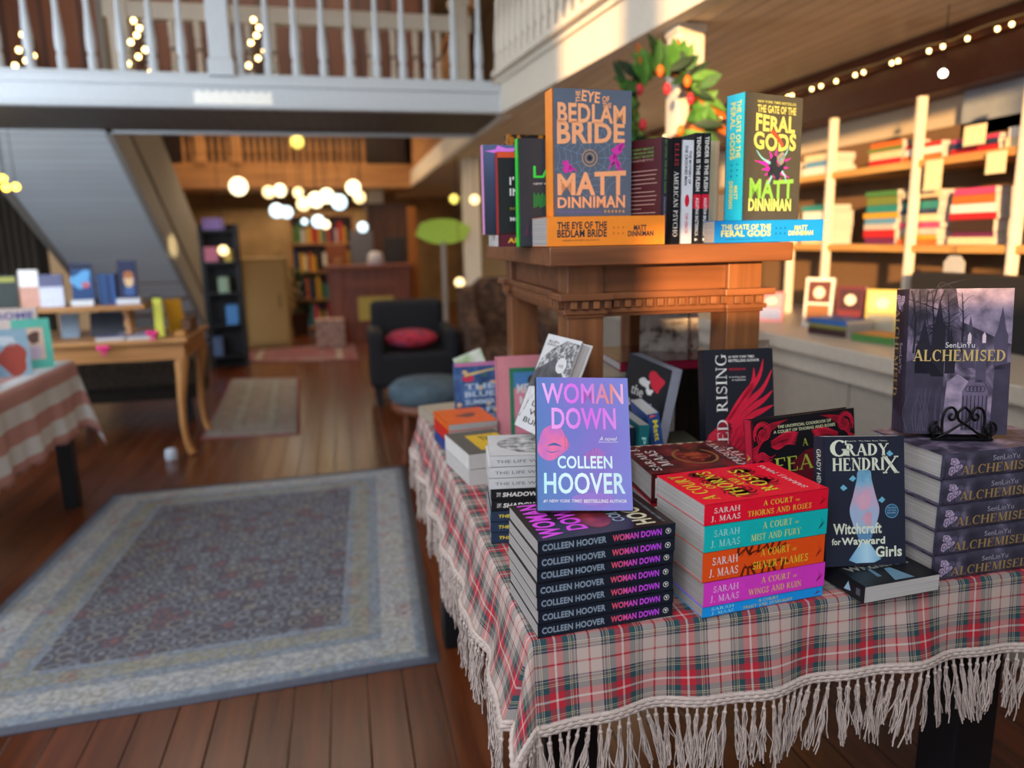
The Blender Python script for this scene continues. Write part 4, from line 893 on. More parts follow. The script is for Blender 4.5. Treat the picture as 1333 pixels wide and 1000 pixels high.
# wing-cover thriller, cookbook, dragon-fantasy hardcover pile
BLOOD = plain('#d5213f', .42, name='print_crimson', noise=.06)
def art_wing(a):
    a.t('f', 'RED RISING', .17, .02, .33, .955, WHITE, 4, 0, 0, 0, True, .8, 1)
    fe = [((.30, .30), (.52, .52), (.78, .72), (.86, .90)), ((.34, .34), (.55, .5), (.7, .68), (.72, .82)), ((.36, .3), (.6, .47), (.84, .62), (.985, .80)), ((.38, .26), (.64, .42), (.86, .52), (.985, .60)), ((.38, .22), (.66, .36), (.86, .42), (.985, .46)), ((.36, .18), (.64, .29), (.82, .31), (.93, .31)), ((.36, .14), (.6, .22), (.76, .22), (.9, .20))]
    for k, q in enumerate(fe): a.c('f', list(q), .05, .006, BLOOD, 2, .085)
    a.p('f', [(.0, 0), (.62, 0), (.64, .18), (.56, .36), (.42, .42), (.26, .32), (.05, .2), (0, .12)], mottled('wing_shade', [(.35, '#5e1220'), (.55, '#c01f3a'), (.7, '#d5213f')], 30, 5, .42), 1)
    for k in range(5): a.c('f', [(.1 + .08 * k, .02), (.2 + .09 * k, .14), (.34 + .07 * k, .26)], .012, .002, BLK, 3)
    a.t('f', '#1 NEW YORK TIMES', .36, .915, .73, .94, WHITE, 3, .01); a.t('f', 'BESTSELLING AUTHOR', .36, .88, .80, .905, WHITE, 3, .01)
    a.t('f', 'PIERCE BROWN', .36, .80, .6, .82, BLOOD, 3); a.t('f', 'A thrilling story', .36, .725, .6, .745, WHITE, 3); a.t('f', 'of revolution', .40, .70, .6, .72, WHITE, 3)
book('charcoal paperback with a crimson wing and white title running up the cover', .140, .205, .03, M_stand(.664, 1.245, .8762, -7, 11, .5), plain('#20222b', .38, name='cover_charcoal'), art_wing, page=PWHITE)
book('thick black book lying under the charcoal wing paperback', .08, .15, .055, M_lie(.664, 1.247, TZ, -1, .08, .15, .055), BLK, None, page=PGREY)
book('thick dark book lying directly under the charcoal wing paperback', .08, .15, .055, M_lie(.664, 1.247, TZ + .0553, -2, .08, .15, .0548), plain('#2a1a1c', .45, name='cover_umber'), None, page=PGREY)
def art_dark(a):
    a.e('f', .4, .25, .3, .1, mottled('grey_figure', [(.4, '#3a3742'), (.6, '#a79fb4')], 60, 4, .4), 1, 14, .3)
    a.c('f', [(.5, .95), (.45, .8), (.55, .6)], .08, .02, BLOOD, 1); a.e('f', .5, .6, .3, .14, plain('#5c1420', .4, name='print_wine'), 1, 14, .2)
book('black book with dark red art half hidden behind the charcoal wing paperback', .13, .2, .03, M_stand(.862, 1.335, .865, 58, 4, 0), plain('#1b171c', .4, name='cover_ink'), art_dark, page=PGREY)
book('grey book lying behind the cookbook, supporting the half hidden dark book', .12, .12, .1045, M_lie(.838, 1.30, TZ, 20, .12, .12, .1045), plain('#5b5a58', .5, name='cover_slate_grey'), None, page=PGREY)

def art_cook(a):
    def curl(cx, cy, r0, r1, a0, turns, w, sx, lay=2):
        P = []
        for k in range(15):
            f = k / 14; q = R(a0) + 6.2832 * turns * f; r_ = r0 + (r1 - r0) * f; P.append((cx + sx * r_ * math.cos(q), cy + r_ * math.sin(q)))
        a.c('f', P, w, w * .25, BLOOD, lay)
    for sx, x0 in ((1, 0), (-1, 1)):
        X = lambda q: x0 + sx * q
        curl(X(.10), .895, .085, .018, 200, -1.5, .014, sx); curl(X(.10), .895, .068, .012, 190, -1.3, .010, sx); curl(X(.105), .9, .095, .06, 215, -.8, .008, sx)
        for k in range(5): a.c('f', [(X(.0), .70 + .022 * k), (X(.06 + .008 * k), .80 + .008 * k), (X(.05 + .02 * k), .88), (X(.16 + .02 * k), .955 - .004 * k), (X(.34 - .02 * k), .975 - .006 * k)], .010, .002, BLOOD, 2)
        for k in range(7): a.c('f', [(X(.175), .80 + .004 * k), (X(.23 + .012 * k), .775 + .016 * k), (X(.31 + .012 * k), .80 + .012 * k), (X(.40 + .006 * k), .785 + .014 * k)], .016, .003, BLOOD, 2, .030)
        for k in range(4): a.c('f', [(X(.02), .73 - .015 * k), (X(.09), .755 - .015 * k), (X(.16), .715 - .02 * k), (X(.21 - .02 * k), .73 - .02 * k)], .016, .003, BLOOD, 2)
        for k in range(3): a.c('f', [(X(.19 + .03 * k), .80 + .01 * k), (X(.26 + .03 * k), .815 + .008 * k), (X(.33 + .02 * k), .81 + .006 * k)], .005, .001, BLK, 3)
    for k in range(5): a.r('f', .10 + .016 * k, .60, .107 + .016 * k, .70, BLOOD, 2)
    cy = plain('#e0e3b4', .45, name='print_cream_yellow', noise=0)
    a.t('f', 'THE UNOFFICIAL COOKBOOK OF', .24, .918, .76, .94, cy, 3, .015); a.t('f', 'A COURT OF THORNS AND ROSES', .20, .883, .80, .905, cy, 3, .015)
    a.p('f', [(.36, .66), (.5, .73), (.68, .75), (.72, .62), (.66, .5), (.4, .5)], plain('#6e1626', .42, name='print_velvet', noise=.15), 1)
    yl = plain('#c6cf52', .42, name='print_olive_yellow', noise=0)
    a.t('f', 'A', .47, .765, .525, .82, yl, 4, 0, 0, 0, True, .8); a.t('f', 'FEAST', .20, .59, .80, .70, yl, 4, 0, 0, 0, True, .9)
    a.t('s', 'A FEAST', .25, .3, .55, .7, yl, 2, 0, 0, 0, True)
book('black cookbook with crimson scrollwork on its cover, standing behind the scarlet paperback', .222, .232, .020, M_stand(.655, 1.037, TZ, 8, 8, 0), plain('#15141b', .4, name='cover_jet'), art_cook, spine=plain('#b01c36', .45, name='spine_crimson'), hard=True, page=PWHITE)

def art_city(a):
    a.p('f', [(0, 0), (1, 0), (1, 1), (0, 1)], mottled('crimson_splatter', [(.3, '#1f1416'), (.45, '#4a1a1e'), (.6, '#7a2226'), (.75, '#9a4038')], 22, 6, .4), 1)
    a.ring('f', .5, .45, .28, .2, .03, plain('#a8703a', .4, metal=.2, name='print_bronze'), 2, 26, 20, 320); a.e('f', .5, .45, .16, .12, mottled('ember_print', [(.4, '#5e1416'), (.6, '#b04a30')], 60, 4, .4), 2, 14, .2)
    a.t('f', 'SARAH J.', .1, .87, .9, .95, WHITE, 3, 0, 0, 0, True); a.t('f', 'MAAS', .22, .74, .78, .84, WHITE, 3, 0, 0, 0, True)
    a.t('f', 'CRESCENT', .1, .12, .9, .2, WHITE, 3, 0, 0, 0, True); a.t('f', 'CITY', .25, .02, .75, .1, WHITE, 3, 0, 0, 0, True)
    for k in range(9): a.p('f', [(1, .08 + .1 * k), (.97 - .02 * (k % 2), .13 + .1 * k), (1, .18 + .1 * k)], plain('#d8c7b0', .5, name='print_torn_edge'), 3)
W, H = .165, .203; cx, cy, ca = .478, 1.078, -3
for nm, c, th, zz, ar, wh in (('blue', '#223f8e', .050, TZ, None, 'at the foot of the fantasy pile behind the bright stack'), ('red', '#b81f2e', .050, TZ + .0502, None, 'in the middle of the fantasy pile behind the bright stack'), ('crimson and black', '#5a1a20', .0490, TZ + .1004, art_city, 'on top of the fantasy pile, bronze ring on cover')):
    def ar2(a, ar=ar):
        if ar: ar(a)
        a.r('s', .03, .15, .1, .85, WHITE, 1); a.t('s', 'HOUSE OF SKY', .2, .3, .8, .7, WHITE, 2, 0, 0, 0, True)
    book('%s hardcover %s' % (nm, wh), W, H, th - .0003, M_lie(cx + random.uniform(-.001, .001), cy, zz, ca, W, H, th - .0003), plain(c, .42, name='cover_thick_' + nm.split()[0]), ar2, hard=True, page=PGREY)

# books inside the stand
def plainart(title, col=WHITE):
    return lambda a: a.t('s', title, .15, .3, .8, .72, col, 2, .02)
book('teal paperback with pale spine lettering standing inside the wooden stand', .13, .166, .022, M_spine(.553, 1.325, TZ - .0, -4, .022, 2), plain('#1f6a70', .45, name='cover_teal'), plainart('PRETTY', PALEC), page=PGREY)
book('navy book beside the teal one inside the wooden stand', .13, .16, .02, M_spine(.531, 1.335, TZ, -4, .02, 1), plain('#18222e', .45, name='cover_midnight'), None, page=PGREY)
def art_haig(a): a.t('s', 'Matt Haig', .08, .25, .62, .8, YEL, 2, .03); a.p('s', [(.01, .3), (.03, .8), (.045, .2)], CORAL, 2)
book('blue book with yellow name on its slanted spine inside the wooden stand', .14, .176, .026, M_spine(.612, 1.345, TZ + .006, -8, .026, -9), plain('#274a86', .42, name='cover_royal'), art_haig, page=PWHITE)
def art_twi(a):
    a.t('f', 'the', .2, .56, .48, .68, WHITE, 2, .0, .1); a.t('f', 'twilight', .08, .36, .88, .54, WHITE, 2, -.005, .15)
    a.e('f', .72, .80, .16, .12, RED, 2, 12, .3); a.e('f', .5, .74, .12, .07, WHITE, 1, 12, .4); a.e('f', .62, .66, .07, .05, WHITE, 1, 10, .4)
book('black paperback with red and white flower, leaning inside the wooden stand', .135, .2, .034, M_stand(.612, 1.60, .835, -68, 4, 10), BLK, art_twi, page=plain('#c9cfe0', .7, name='bluish_page_edge'))
book('olive book lying under the black flower paperback inside the stand', .14, .2, .068, M_lie(.60, 1.50, TZ, -6, .14, .18, .068), plain('#4a4a3e', .5, name='cover_olive'), None, page=PGREY)
for i, (c, n, w) in enumerate((('#6f7a62', 'sage green', 'lowest'), ('#8b9280', 'grey-green', 'second'), ('#79836e', 'moss green', 'third'), ('#b0aea6', 'pale grey', 'topmost'))):
    book('%s book, %s in the small pile between the rear stand legs' % (n, w), .14, .16, .044, M_lie(.585, 1.775, TZ + .0442 * i, -4, .14, .16, .044), plain(c, .5, name='cover_' + n.replace(' ', '_').replace('-', '_')), None, page=PGREY)
xs = .70
for i, (th, c, n) in enumerate(((.03, '#2a2f3a', 'blue-black'), (.034, '#d8d5cf', 'white'), (.036, '#1e1512', 'brown-black'), (.04, '#120d0b', 'black'))):
    book('%s upright book carrying the dark red album inside the stand' % n, .15, .222, th, M_spine(xs, 1.60, TZ, -3, th), plain(c, .5, name='cover_' + n.replace('-', '_')), None, page=PWHITE); xs += th + .002
book('large glossy dark red album lying across the upright books inside the stand', .26, .27, .022, M_lie(.625, 1.60, TZ + .2225, -5, .26, .27, .022), plain('#5c1a22', .18, name='cover_burgundy', coat=.5), None, spine=plain('#b0284a', .3, name='spine_raspberry'), hard=True, page=PGREY)
book('pale book with brown prints standing on the red album', .12, .17, .02, M_stand(.74, 1.76, TZ + .2447, -30, 3), mottled('pale_brown_print', [(.35, '#5c4434'), (.5, '#b9ada0'), (.7, '#cfc8bf')], 30, 4, .5), None, page=PWHITE)
book('white book with reddish spine standing on the red album beside the pale one', .12, .18, .02, M_spine(.868, 1.72, TZ + .2447, -5, .02, -4), mottled('white_red_print', [(.4, '#b9a8a0'), (.55, '#e0d6ce'), (.7, '#a8584e')], 40, 4, .5), None, page=PWHITE)

# left rear group on the table
def art_ill(a):
    a.p('f', [(0, .955), (1, .955), (1, 1), (0, 1)], plain('#c77aa8', .45, name='print_orchid'), 1)
    a.c('f', [(.2, .82), (.5, .86), (.85, .9)], .06, .03, plain('#d8c47c', .45, name='print_straw'), 2); a.e('f', .28, .78, .13, .05, plain('#c63b58', .45, name='print_melon'), 2)
    for k in range(5): a.t('f', ('THE', 'BLUE', 'SUMMER', 'OF', 'US')[k], .2, .62 - .115 * k, .85, .70 - .115 * k, plain('#b9cbe0', .45, name='print_iceblue', noise=0), 2, .03)
    random.seed(5)
    for k in range(16): a.e('f', random.uniform(.05, .95), random.uniform(.05, .9), .06, .03, plain(random.choice(['#3f6f5a', '#d4b48c', '#8f4a5c', '#3c5a8c']), .45, noise=0), 1, 10, .2)
book('blue illustrated book with a pink top edge standing on the plaid table', .135, .195, .02, M_stand(.2915, 1.993, TZ, 3, 3, 0), mottled('blue_illustration', [(.3, '#223a66'), (.5, '#34588e'), (.7, '#5f86b4')], 22, 4, .45), art_ill, page=plain('#c77aa8', .6))
def art_pink(a):
    a.r('f', .2, .1, .98, .88, plain('#2f7d5c', .5, name='print_green_frame'), 1); a.r('f', .27, .15, .94, .83, plain('#e08aa0', .5, name='print_pinkfield'), 2)
    a.r('f', .27, .66, .94, .83, plain('#4f86c0', .5, name='print_sky'), 3); a.e('f', .6, .74, .1, .06, plain('#4a3a34', .5, name='print_hair'), 4)
    a.t('f', 'MEET ME', .32, .60, .9, .70, WHITE, 5, .03); a.t('f', 'HERE', .36, .48, .9, .57, WHITE, 5, .03); a.c('f', [(.35, .4), (.6, .45), (.85, .52)], .06, .02, plain('#2f7d5c', .5), 4); a.e('f', .58, .28, .22, .1, plain('#e8b8c0', .5, name='print_shell'), 4, 14, .2)
book('pink book with a green picture frame on its cover behind the tilted tree book', .16, .238, .03, M_stand(.372, 1.80, TZ, -3, 4, 0), plain('#d88a94', .5, name='cover_rose_pink'), art_pink, hard=True, page=plain('#b9b4b8', .7, name='grey_page_edge'))
for i, (nm, c, wh) in enumerate((('white-paged book', '#d9d6d2', 'lower of the two'), ('grey yellow-titled book', '#5e5a52', 'upper of the two'))):
    ar = (lambda a: (a.p('f', [(.3, .12), (.95, .12), (.95, .8), (.3, .8)], plain('#e0b42a', .5, name='print_mustard'), 1), a.t('f', 'THE', .5, .5, .8, .7, BLK, 2, .02))) if i else None
    book('%s, %s piled at the plaid table edge' % (nm, wh), .125, .19, .0358, M_lie2(.2475, 1.532, TZ + .0362 * i, 8, .125, .19, .0358), plain(c, .5, name='cover_left_%d' % i), ar, spine=PWHITE if i == 0 else plain('#d9d6d2', .6), page=PWHITE)
for i, (nm, c, th) in enumerate((('blue', '#2a458a', .03), ('scarlet', '#d12a20', .032), ('orange-topped', '#e4641e', .018))):
    z = TZ + sum((.03, .032, .018)[:i]) + .0003 * i
    ar = (lambda a: a.e('f', .55, .5, .2, .12, plain('#7a4a3a', .5, name='print_rust'), 1, 14, .3)) if i == 2 else None
    book('%s paperback in the orange-topped pile at the plaid table edge' % nm, .13, .165, th - .0003, M_lie2(.238, 1.775, z, 6, .13, .165, th - .0003), plain(c, .45, name='cover_pile_' + nm.split('-')[0]), ar, page=PGREY)
book('white book lying aslant at the rear corner of the plaid table', .12, .18, .03, M_lie2(.245, 2.06, TZ, -28 + 40, .04, .16, .03), plain('#a89a88', .5, name='cover_linen'), None, page=PWHITE)
book('small white and green booklet leaning behind the blue illustrated book',   .09, .195, .012, M_stand(.375, 2.14, TZ + .0, 6, 8, -18), mottled('white_green_cover', [(.35, '#7fb04a'), (.5, '#e8ece0'), (.8, '#f0f0ec')], 9, 2, .5), None, page=PWHITE)

# ------------------------------------------------------------------ books on top of the wooden stand
SZ = TZ + ST + .0006
ORG = plain('#fd9330', .4, name='cover_orange', noise=.03); ORP = plain('#ffb380', .42, name='print_apricot', noise=.02); AZ = plain('#1585d4', .4, name='cover_azure', noise=.03); LEM = plain('#c4c970', .4, name='print_lemon', noise=0)
SLT = plain('#5f6b7c', .38, name='cover_blue_slate'); NV = plain('#28303e', .4, name='print_ink_blue', noise=0)
def art_orange(a):
    a.t('s', 'THE EYE OF THE', .085, .58, .50, .82, NV, 2, .026); a.t('s', 'BEDLAM BRIDE', .085, .30, .50, .56, NV, 2, .026); a.t('s', 'DUNGEON CRAWLER CARL: BOOK SIX', .13, .17, .44, .22, NV)
    a.t('s', 'MATT', .73, .5, .84, .68, NV, 2, .026); a.t('s', 'DINNIMAN', .68, .30, .90, .48, NV, 2, .026)
    for i in range(3):
        for j in range(2): x = .55 + .04 * i; y = .36 + .2 * j; a.p('s', [(x, y), (x + .018, y + .05), (x, y + .1), (x + .008, y + .05)], plain('#b85a1c', .4, name='print_burnt', noise=0), 2)
W, H, T = .118, .226, .0530
book('orange hardcover lying on the stand with dark blue title on its spine', W, H, T, M_lie(.3655, 1.301, SZ, -1.5, W, H, T), ORG, art_orange, page=PGREY)
def art_bride(a):
    wb = plain('#7f97b4', .4, name='print_web', noise=0)
    for k in range(11):
        q = k * .571; a.c('f', [(.48, .47), (.48 + .75 * math.cos(q), .47 + .5 * math.sin(q))], .003, .006, wb, 1) if False else a.c('f', [(.48 + .1 * math.cos(q), .47 + .07 * math.sin(q)), (.48 + .5 * math.cos(q) * .98, min(.99, max(.01, .47 + .34 * math.sin(q))))], .006, .004, wb, 1)
    for rr in (.2, .28, .36, .45):
        for k in range(11):
            q, q2 = k * .571, (k + 1) * .571; mq = (q + q2) / 2
            a.c('f', [(.48 + rr * math.cos(q), .47 + rr * .68 * math.sin(q)), (.48 + rr * .88 * math.cos(mq), .47 + rr * .6 * math.sin(mq)), (.48 + rr * math.cos(q2), .47 + rr * .68 * math.sin(q2))], .005, .005, wb, 1)
    a.ring('f', .46, .47, .10, .068, .012, plain('#c79a70', .4, name='print_tan', noise=0), 2); a.ring('f', .46, .47, .06, .04, .012, plain('#c79a70', .4), 2); a.e('f', .46, .47, .028, .02, NV, 2)
    a.t('f', 'THE', .285, .895, .345, .985, ORP, 3, .03, 0, 0, False, 1, 1); a.t('f', 'EYE', .36, .90, .59, .985, ORP, 3, .03, 0, -6); a.t('f', 'OF', .62, .905, .71, .95, ORP, 3, .03); a.t('f', 'THE', .62, .862, .735, .90, ORP, 3, .03, 0, -3)
    up = lambda a_, b_: (a_, b_ * (1 - .16 * a_))
    a.t('f', 'BEDLAM', .06, .74, .92, .895, ORP, 3, .032, 0, 0, False, 1, 0, lambda a_, b_: (a_, b_ * (1 - .1 * a_) - .0 * a_)); a.t('f', 'BRIDE', .05, .575, .91, .76, ORP, 3, .032, 0, 0, False, 1, 0, lambda a_, b_: (a_, .1 * a_ + b_ * (1 - .22 * a_)))
    a.t('f', 'MATT', .05, .175, .93, .375, ORP, 3, .032, 0, 0, False, 1, 0, lambda a_, b_: (a_, b_ * (.85 + .15 * a_))); a.t('f', 'DINNIMAN', .05, .075, .92, .175, ORP, 3, .03, 0, 0, False, 1, 0, lambda a_, b_: (a_, b_ * (.85 + .15 * a_)))
    a.t('f', 'NEW YORK TIMES BESTSELLING', .06, .035, .62, .052, plain('#8a68c8', .4, name='print_violet', noise=0), 2)
    for k in range(6): a.e('f', .66 + .048 * k, .045, .015, .013, plain('#c79a70', .4), 2, 8)
    mg = plain('#d83fae', .4, name='print_magenta', noise=.1)
    for (x, y, r_) in ((.80, .52, .06), (.76, .46, .05), (.86, .56, .04), (.82, .42, .035), (.86, .365, .03), (.17, .40, .05), (.22, .385, .03), (.13, .43, .02)): a.e('f', x, y, r_, r_ * .8, mg, 2, 10, .4)
    for q in (((.8, .46), (.84, .4), (.9, .36)), ((.78, .44), (.72, .4), (.70, .375)), ((.2, .4), (.27, .38), (.3, .36)), ((.86, .56), (.9, .6), (.93, .61))): a.c('f', list(q), .03, .006, mg, 2)
book('slate blue hardcover with apricot title standing on the orange book', .160, .234, .044, M_stand(.4005, 1.377, SZ + .0535, 3, .5, 0), SLT, art_bride, spine=ORG, hard=True, page=PGREY)
def art_azure(a):
    a.t('s', 'THE GATE OF THE', .06, .58, .51, .82, LEM, 2, .026); a.t('s', 'FERAL GODS', .06, .27, .51, .56, LEM, 2, .028); a.t('s', 'DUNGEON CRAWLER CARL: BOOK FOUR', .1, .13, .44, .18, NV)
    a.t('s', 'MATT', .73, .52, .85, .74, LEM, 2, .026); a.t('s', 'DINNIMAN', .675, .28, .905, .5, LEM, 2, .026)
    for i in range(3):
        for j in range(2): a.e('s', .56 + .04 * i, .38 + .24 * j, .008, .05, plain('#0f5f9c', .4, name='print_deep_azure', noise=0), 2, 8)
W, H, T = .158, .229, .0415
book('azure hardcover lying on the stand with lemon title on its spine', W, H, T, M_lie(.6905, 1.291, SZ, -1.2, W, H, T), AZ, art_azure, page=PGREY)
def art_gods(a):
    gl = plain('#7fbe54', .4, name='print_leaf_green', noise=0)
    a.t('f', 'NEW YORK TIMES BESTSELLER', .2, .93, .88, .95, LEM, 2, .01); a.t('f', 'THE GATE OF THE', .2, .855, .88, .915, LEM, 3, .03)
    a.t('f', 'FERAL', .18, .71, .87, .85, LEM, 3, .035, 0, 0, False, 1, 0, lambda x, y: (x, y * (.85 + .15 * abs(2 * x - 1)))); a.t('f', 'GODS', .15, .555, .9, .71, gradient('lemon_lime', [(0, '#a6d86a'), (.6, '#c4c970'), (1, '#c4c970')], axis=2, lo=.12, hi=.17), 3, .035, 0, 0, False, 1, 0, lambda x, y: (x, .1 * abs(2 * x - 1) + y * .9))
    mg = plain('#e02cc0', .4, name='print_hot_magenta', noise=.05); cyan = plain('#7cc8dc', .4, name='print_pale_cyan', noise=0)
    for k in range(13):
        q = k * .48; L = .2 + .08 * math.sin(k * 2.3); a.p('f', [(.52 + .08 * math.cos(q - .35), .43 + .06 * math.sin(q - .35)), (.52 + L * math.cos(q) * 1.35, .43 + L * .68 * math.sin(q)), (.52 + .08 * math.cos(q + .35), .43 + .06 * math.sin(q + .35))], mg, 2)
    for (x, y, r_) in ((.5, .46, .08), (.58, .38, .07), (.66, .45, .06), (.46, .38, .05)): a.e('f', x, y, r_, r_ * .7, NV, 3, 10, .25)
    for q in (((.45, .46), (.3, .5), (.2, .56)), ((.6, .48), (.72, .54), (.76, .6)), ((.48, .36), (.44, .31), (.4, .29)), ((.66, .40), (.72, .36), (.74, .31))): a.c('f', list(q), .035, .01, cyan, 4)
    a.c('f', [(.45, .72), (.58, .66), (.66, .6)], .06, .05, plain('#a0503c', .4, name='print_brick', noise=.1), 4); a.e('f', .64, .5, .07, .05, plain('#8a8a8c', .4, name='print_mid_grey', noise=.2), 4, 10, .2)
    a.t('f', 'MATT', .1, .175, .88, .34, gl, 3, .035, 0, 0, False, 1, 0, lambda x, y: (x, y * (.9 + .1 * abs(2 * x - 1)))); a.t('f', 'DINNIMAN', .09, .075, .85, .175, gradient('lime_fade', [(0, '#e6ee8a'), (1, '#b4de74')], axis=2, lo=.015, hi=.04), 3, .035)
    a.t('s', 'THE GATE OF THE', .05, .55, .5, .80, LEM, 2, .026); a.t('s', 'FERAL GODS', .06, .24, .51, .50, LEM, 2, .028); a.t('s', 'MATT', .72, .5, .83, .7, LEM, 2, .026); a.t('s', 'DINNIMAN', .68, .24, .90, .45, LEM, 2, .026)
    for i in range(3):
        for j in range(2): a.e('s', .55 + .045 * i, .35 + .3 * j, .008, .05, plain('#0f7f9c', .4, name='print_petrol', noise=0), 2, 8)
book('dark grey-green hardcover with lemon and lime title standing on the azure book', .158, .234, .048, M_stand(.7565, 1.306, SZ + .042, 17, 1, 0), plain('#4a4a44', .4, name='cover_lichen'), art_gods, spine=plain('#22aecb', .4, name='spine_cyan'), hard=True, page=PGREY)
# small row between the two
def art_mar(a):
    a.e('b', .14, .8, .09, .1, plain('#7c5a4c', .5, name='print_portrait'), 1); gt = plain('#6fae5a', .5, name='print_fern_green', noise=0); pt = plain('#b79a90', .5, name='print_dusty_text', noise=0)
    for k in range(4): a.t('b', ('A STORY ABOUT', 'SISTERHOOD AND', 'BLOODY SECRETS', 'MAGNETIC')[k], .35, .9 - .035 * k, .85, .92 - .035 * k, gt if k < 3 else pt, 2)
    for k in range(13): a.r('b', .1, .70 - .04 * k, .92 - (.3 if k % 5 == 4 else .02 * (k % 3)), .707 - .04 * k, pt, 2)
    for k in range(3): a.r('b', .2, .15 - .03 * k, .8, .156 - .03 * k, gt, 2)
    a.t('s', 'MY SISTER, THE SERIAL KILLER', .02, .38, .52, .72, gt, 2, .02); a.t('s', 'OYINKAN BRAITHWAITE', .55, .38, .9, .68, plain('#a9a4c4', .45, name='print_lavender', noise=0), 2, .02)
book('maroon book turned to show its text-covered back, standing beside the orange book', .128, .197, .0195, M_spine(.6005, 1.335, SZ, 26, .0195), plain('#4a1a20', .42, name='cover_maroon'), art_mar, spine=plain('#3f3a4a', .42, name='spine_aubergine'), page=PGREY)
def art_ps(a): a.t('s', 'ELLIS', .05, .28, .26, .72, plain('#a8323a', .45, name='print_brickred', noise=0), 2, 0, 0, 0, True); a.t('s', 'AMERICAN PSYCHO', .31, .24, .93, .74, WHITE, 2, 0, 0, 0, True)
book('black spine with red and white lettering next to the maroon book on the stand', .13, .196, .0195, M_spine(.6215, 1.335, SZ, 3, .0195), BLK, art_ps, page=PGREY)
def art_my(a): a.t('s', 'THE MYSTERY OF', .1, .58, .42, .8, NV, 2, .02); a.t('s', 'THE CROOKED MAN', .05, .22, .43, .48, NV, 2, .02); a.e('s', .58, .5, .06, .2, RED, 2, 12); a.t('s', 'TOM SPENCER', .70, .36, .9, .62, RED, 2)
book('white spine with a red figure in the row on the stand', .13, .192, .0235, M_spine(.6425, 1.335, SZ, 2, .0235), plain('#d9dbe0', .42, name='cover_chalk'), art_my, spine=plain('#dde0e6', .42, name='spine_chalk'), page=PGREY)
for i, x in enumerate((.6675, .6845)):
    def art_tf(a): a.t('s', 'TENDER IS THE FLESH', .03, .25, .52, .78, WHITE, 2, .03); a.r('s', .55, 0, .68, 1, RED, 1); a.t('s', 'AGUSTINA BAZTERRICA', .58, .3, .93, .72, WHITE, 2, .02); a.p('s', [(.95, .3), (.965, .7), (.98, .3)], WHITE, 2)
    book('narrow black and red spine with white lettering, %s' % ('next to the white spine' if i == 0 else 'next to the cream page edges'), .13, .205, .016, M_spine(x, 1.335, SZ, 2, .016), plain('#24262c', .42, name='cover_graphite'), art_tf, page=PGREY)
book('cream paged book showing its page edges between the black spines and the tall cyan spine', .125, .196, .024, M_stand(.7005, 1.49, SZ, -84, 0, 0), plain('#b8342e', .45, name='cover_tomato'), None, page=pages('cream_pages', '#e4c9a4', '#a88a66'))
# left group
def art_grn(a):
    gt = plain('#3fe04a', .45, name='print_neon', noise=0)
    a.t('f', 'SOFT', .42, .82, .95, .92, gt, 2, .02); a.t('f', 'LAND', .22, .64, .95, .75, gt, 2, .02); a.t('f', 'NEW YORK TIMES', .22, .575, .7, .595, WHITE, 2); a.t('f', 'DIES', .55, .27, .95, .39, WHITE, 2, .0); a.t('f', 'SLOW', .58, .11, .96, .22, WHITE, 2)
    for k in range(7): a.r('f', .22 + .03 * k, .36 + .01 * (k % 3), .24 + .03 * k, .5 - .02 * (k % 2), plain('#2a8f3a', .45, name='print_dim_green', noise=0), 1)
    for k in range(10): a.c('f', [(.1 + .08 * k, .1), (.14 + .08 * k, .25 + .03 * math.sin(k))], .02, .004, plain('#7c2250', .45, name='print_berry', noise=0), 1)
book('dark book with a neon green spine standing beside the slate blue hardcover', .14, .205, .021, M_stand(.3455, 1.432, SZ, 3, 0, 0), plain('#383a40', .4, name='cover_iron'), art_grn, spine=plain('#35d840', .42, name='spine_neon_green'), page=PGREY, hard=True)
def art_mrn(a): a.t('s', 'AFTER DARK', .1, .3, .7, .72, plain('#e0a62e', .45, name='print_amber', noise=0), 2, .04)
book('small maroon book with amber spine lettering lying at the end of the stand top', .12, .19, .024, M_lie(.309, 1.458, SZ, -2, .12, .19, .024), plain('#5a1428', .42, name='cover_wine'), art_mrn, page=PWHITE)
def art_gone(a):
    a.r('f', 0, .93, 1, 1, plain('#e0562e', .45, name='print_tangerine'), 1); a.t('f', "I'LL", .2, .6, .5, .70, WHITE, 2, .02); a.t('f', 'IN THE', .2, .47, .8, .56, WHITE, 2, .02); a.t('f', 'BESTSELLER', .2, .3, .7, .33, plain('#a89a3a', .45, name='print_dull_gold', noise=0), 2); a.t('f', 'MCNAMARA', .2, .16, .8, .21, WHITE, 2, .02)
    a.p('f', [(0, 0), (1, 0), (1, .2), (.4, .05)], plain('#3a1a1e', .45, name='print_dusk_red'), 1)
book('black book with an orange band at the top standing on the small maroon book', .12, .160, .02, M_stand(.314, 1.474, SZ + .0245, 3, 0, 0), plain('#26262a', .42, name='cover_soot'), art_gone, spine=plain('#a8322a', .42, name='spine_rust'), page=PGREY)
def art_purp(a):
    pk = plain('#e07fe6', .45, name='print_orchid_pink', noise=0)
    a.p('f', [(.05 + .25 + .28 * math.cos(q) * (1 if k % 2 else .5), .93 + .07 * math.sin(q) * (1 if k % 2 else .5)) for k, q in enumerate([j * .628 for j in range(10)])], pk, 1)
    a.t('f', 'SUNDAY TIMES', .3, .79, .9, .81, pk, 2); a.t('f', 'MIDNIGHT', .3, .68, .9, .72, plain('#3fb08a', .45, name='print_jade', noise=0), 2)
book('blue-grey book with pink star and pale pink spine at the end of the stand top', .14, .176, .02, M_stand(.2905, 1.50, SZ + .0245, 3, 0, 0), gradient('dusk_cover', [(0, '#1e2a3a'), (.6, '#3a4a66'), (1, '#5a6a94')], axis=2, lo=0, hi=.18), art_purp, spine=plain('#d38fc4', .42, name='spine_pale_orchid'), page=PGREY)
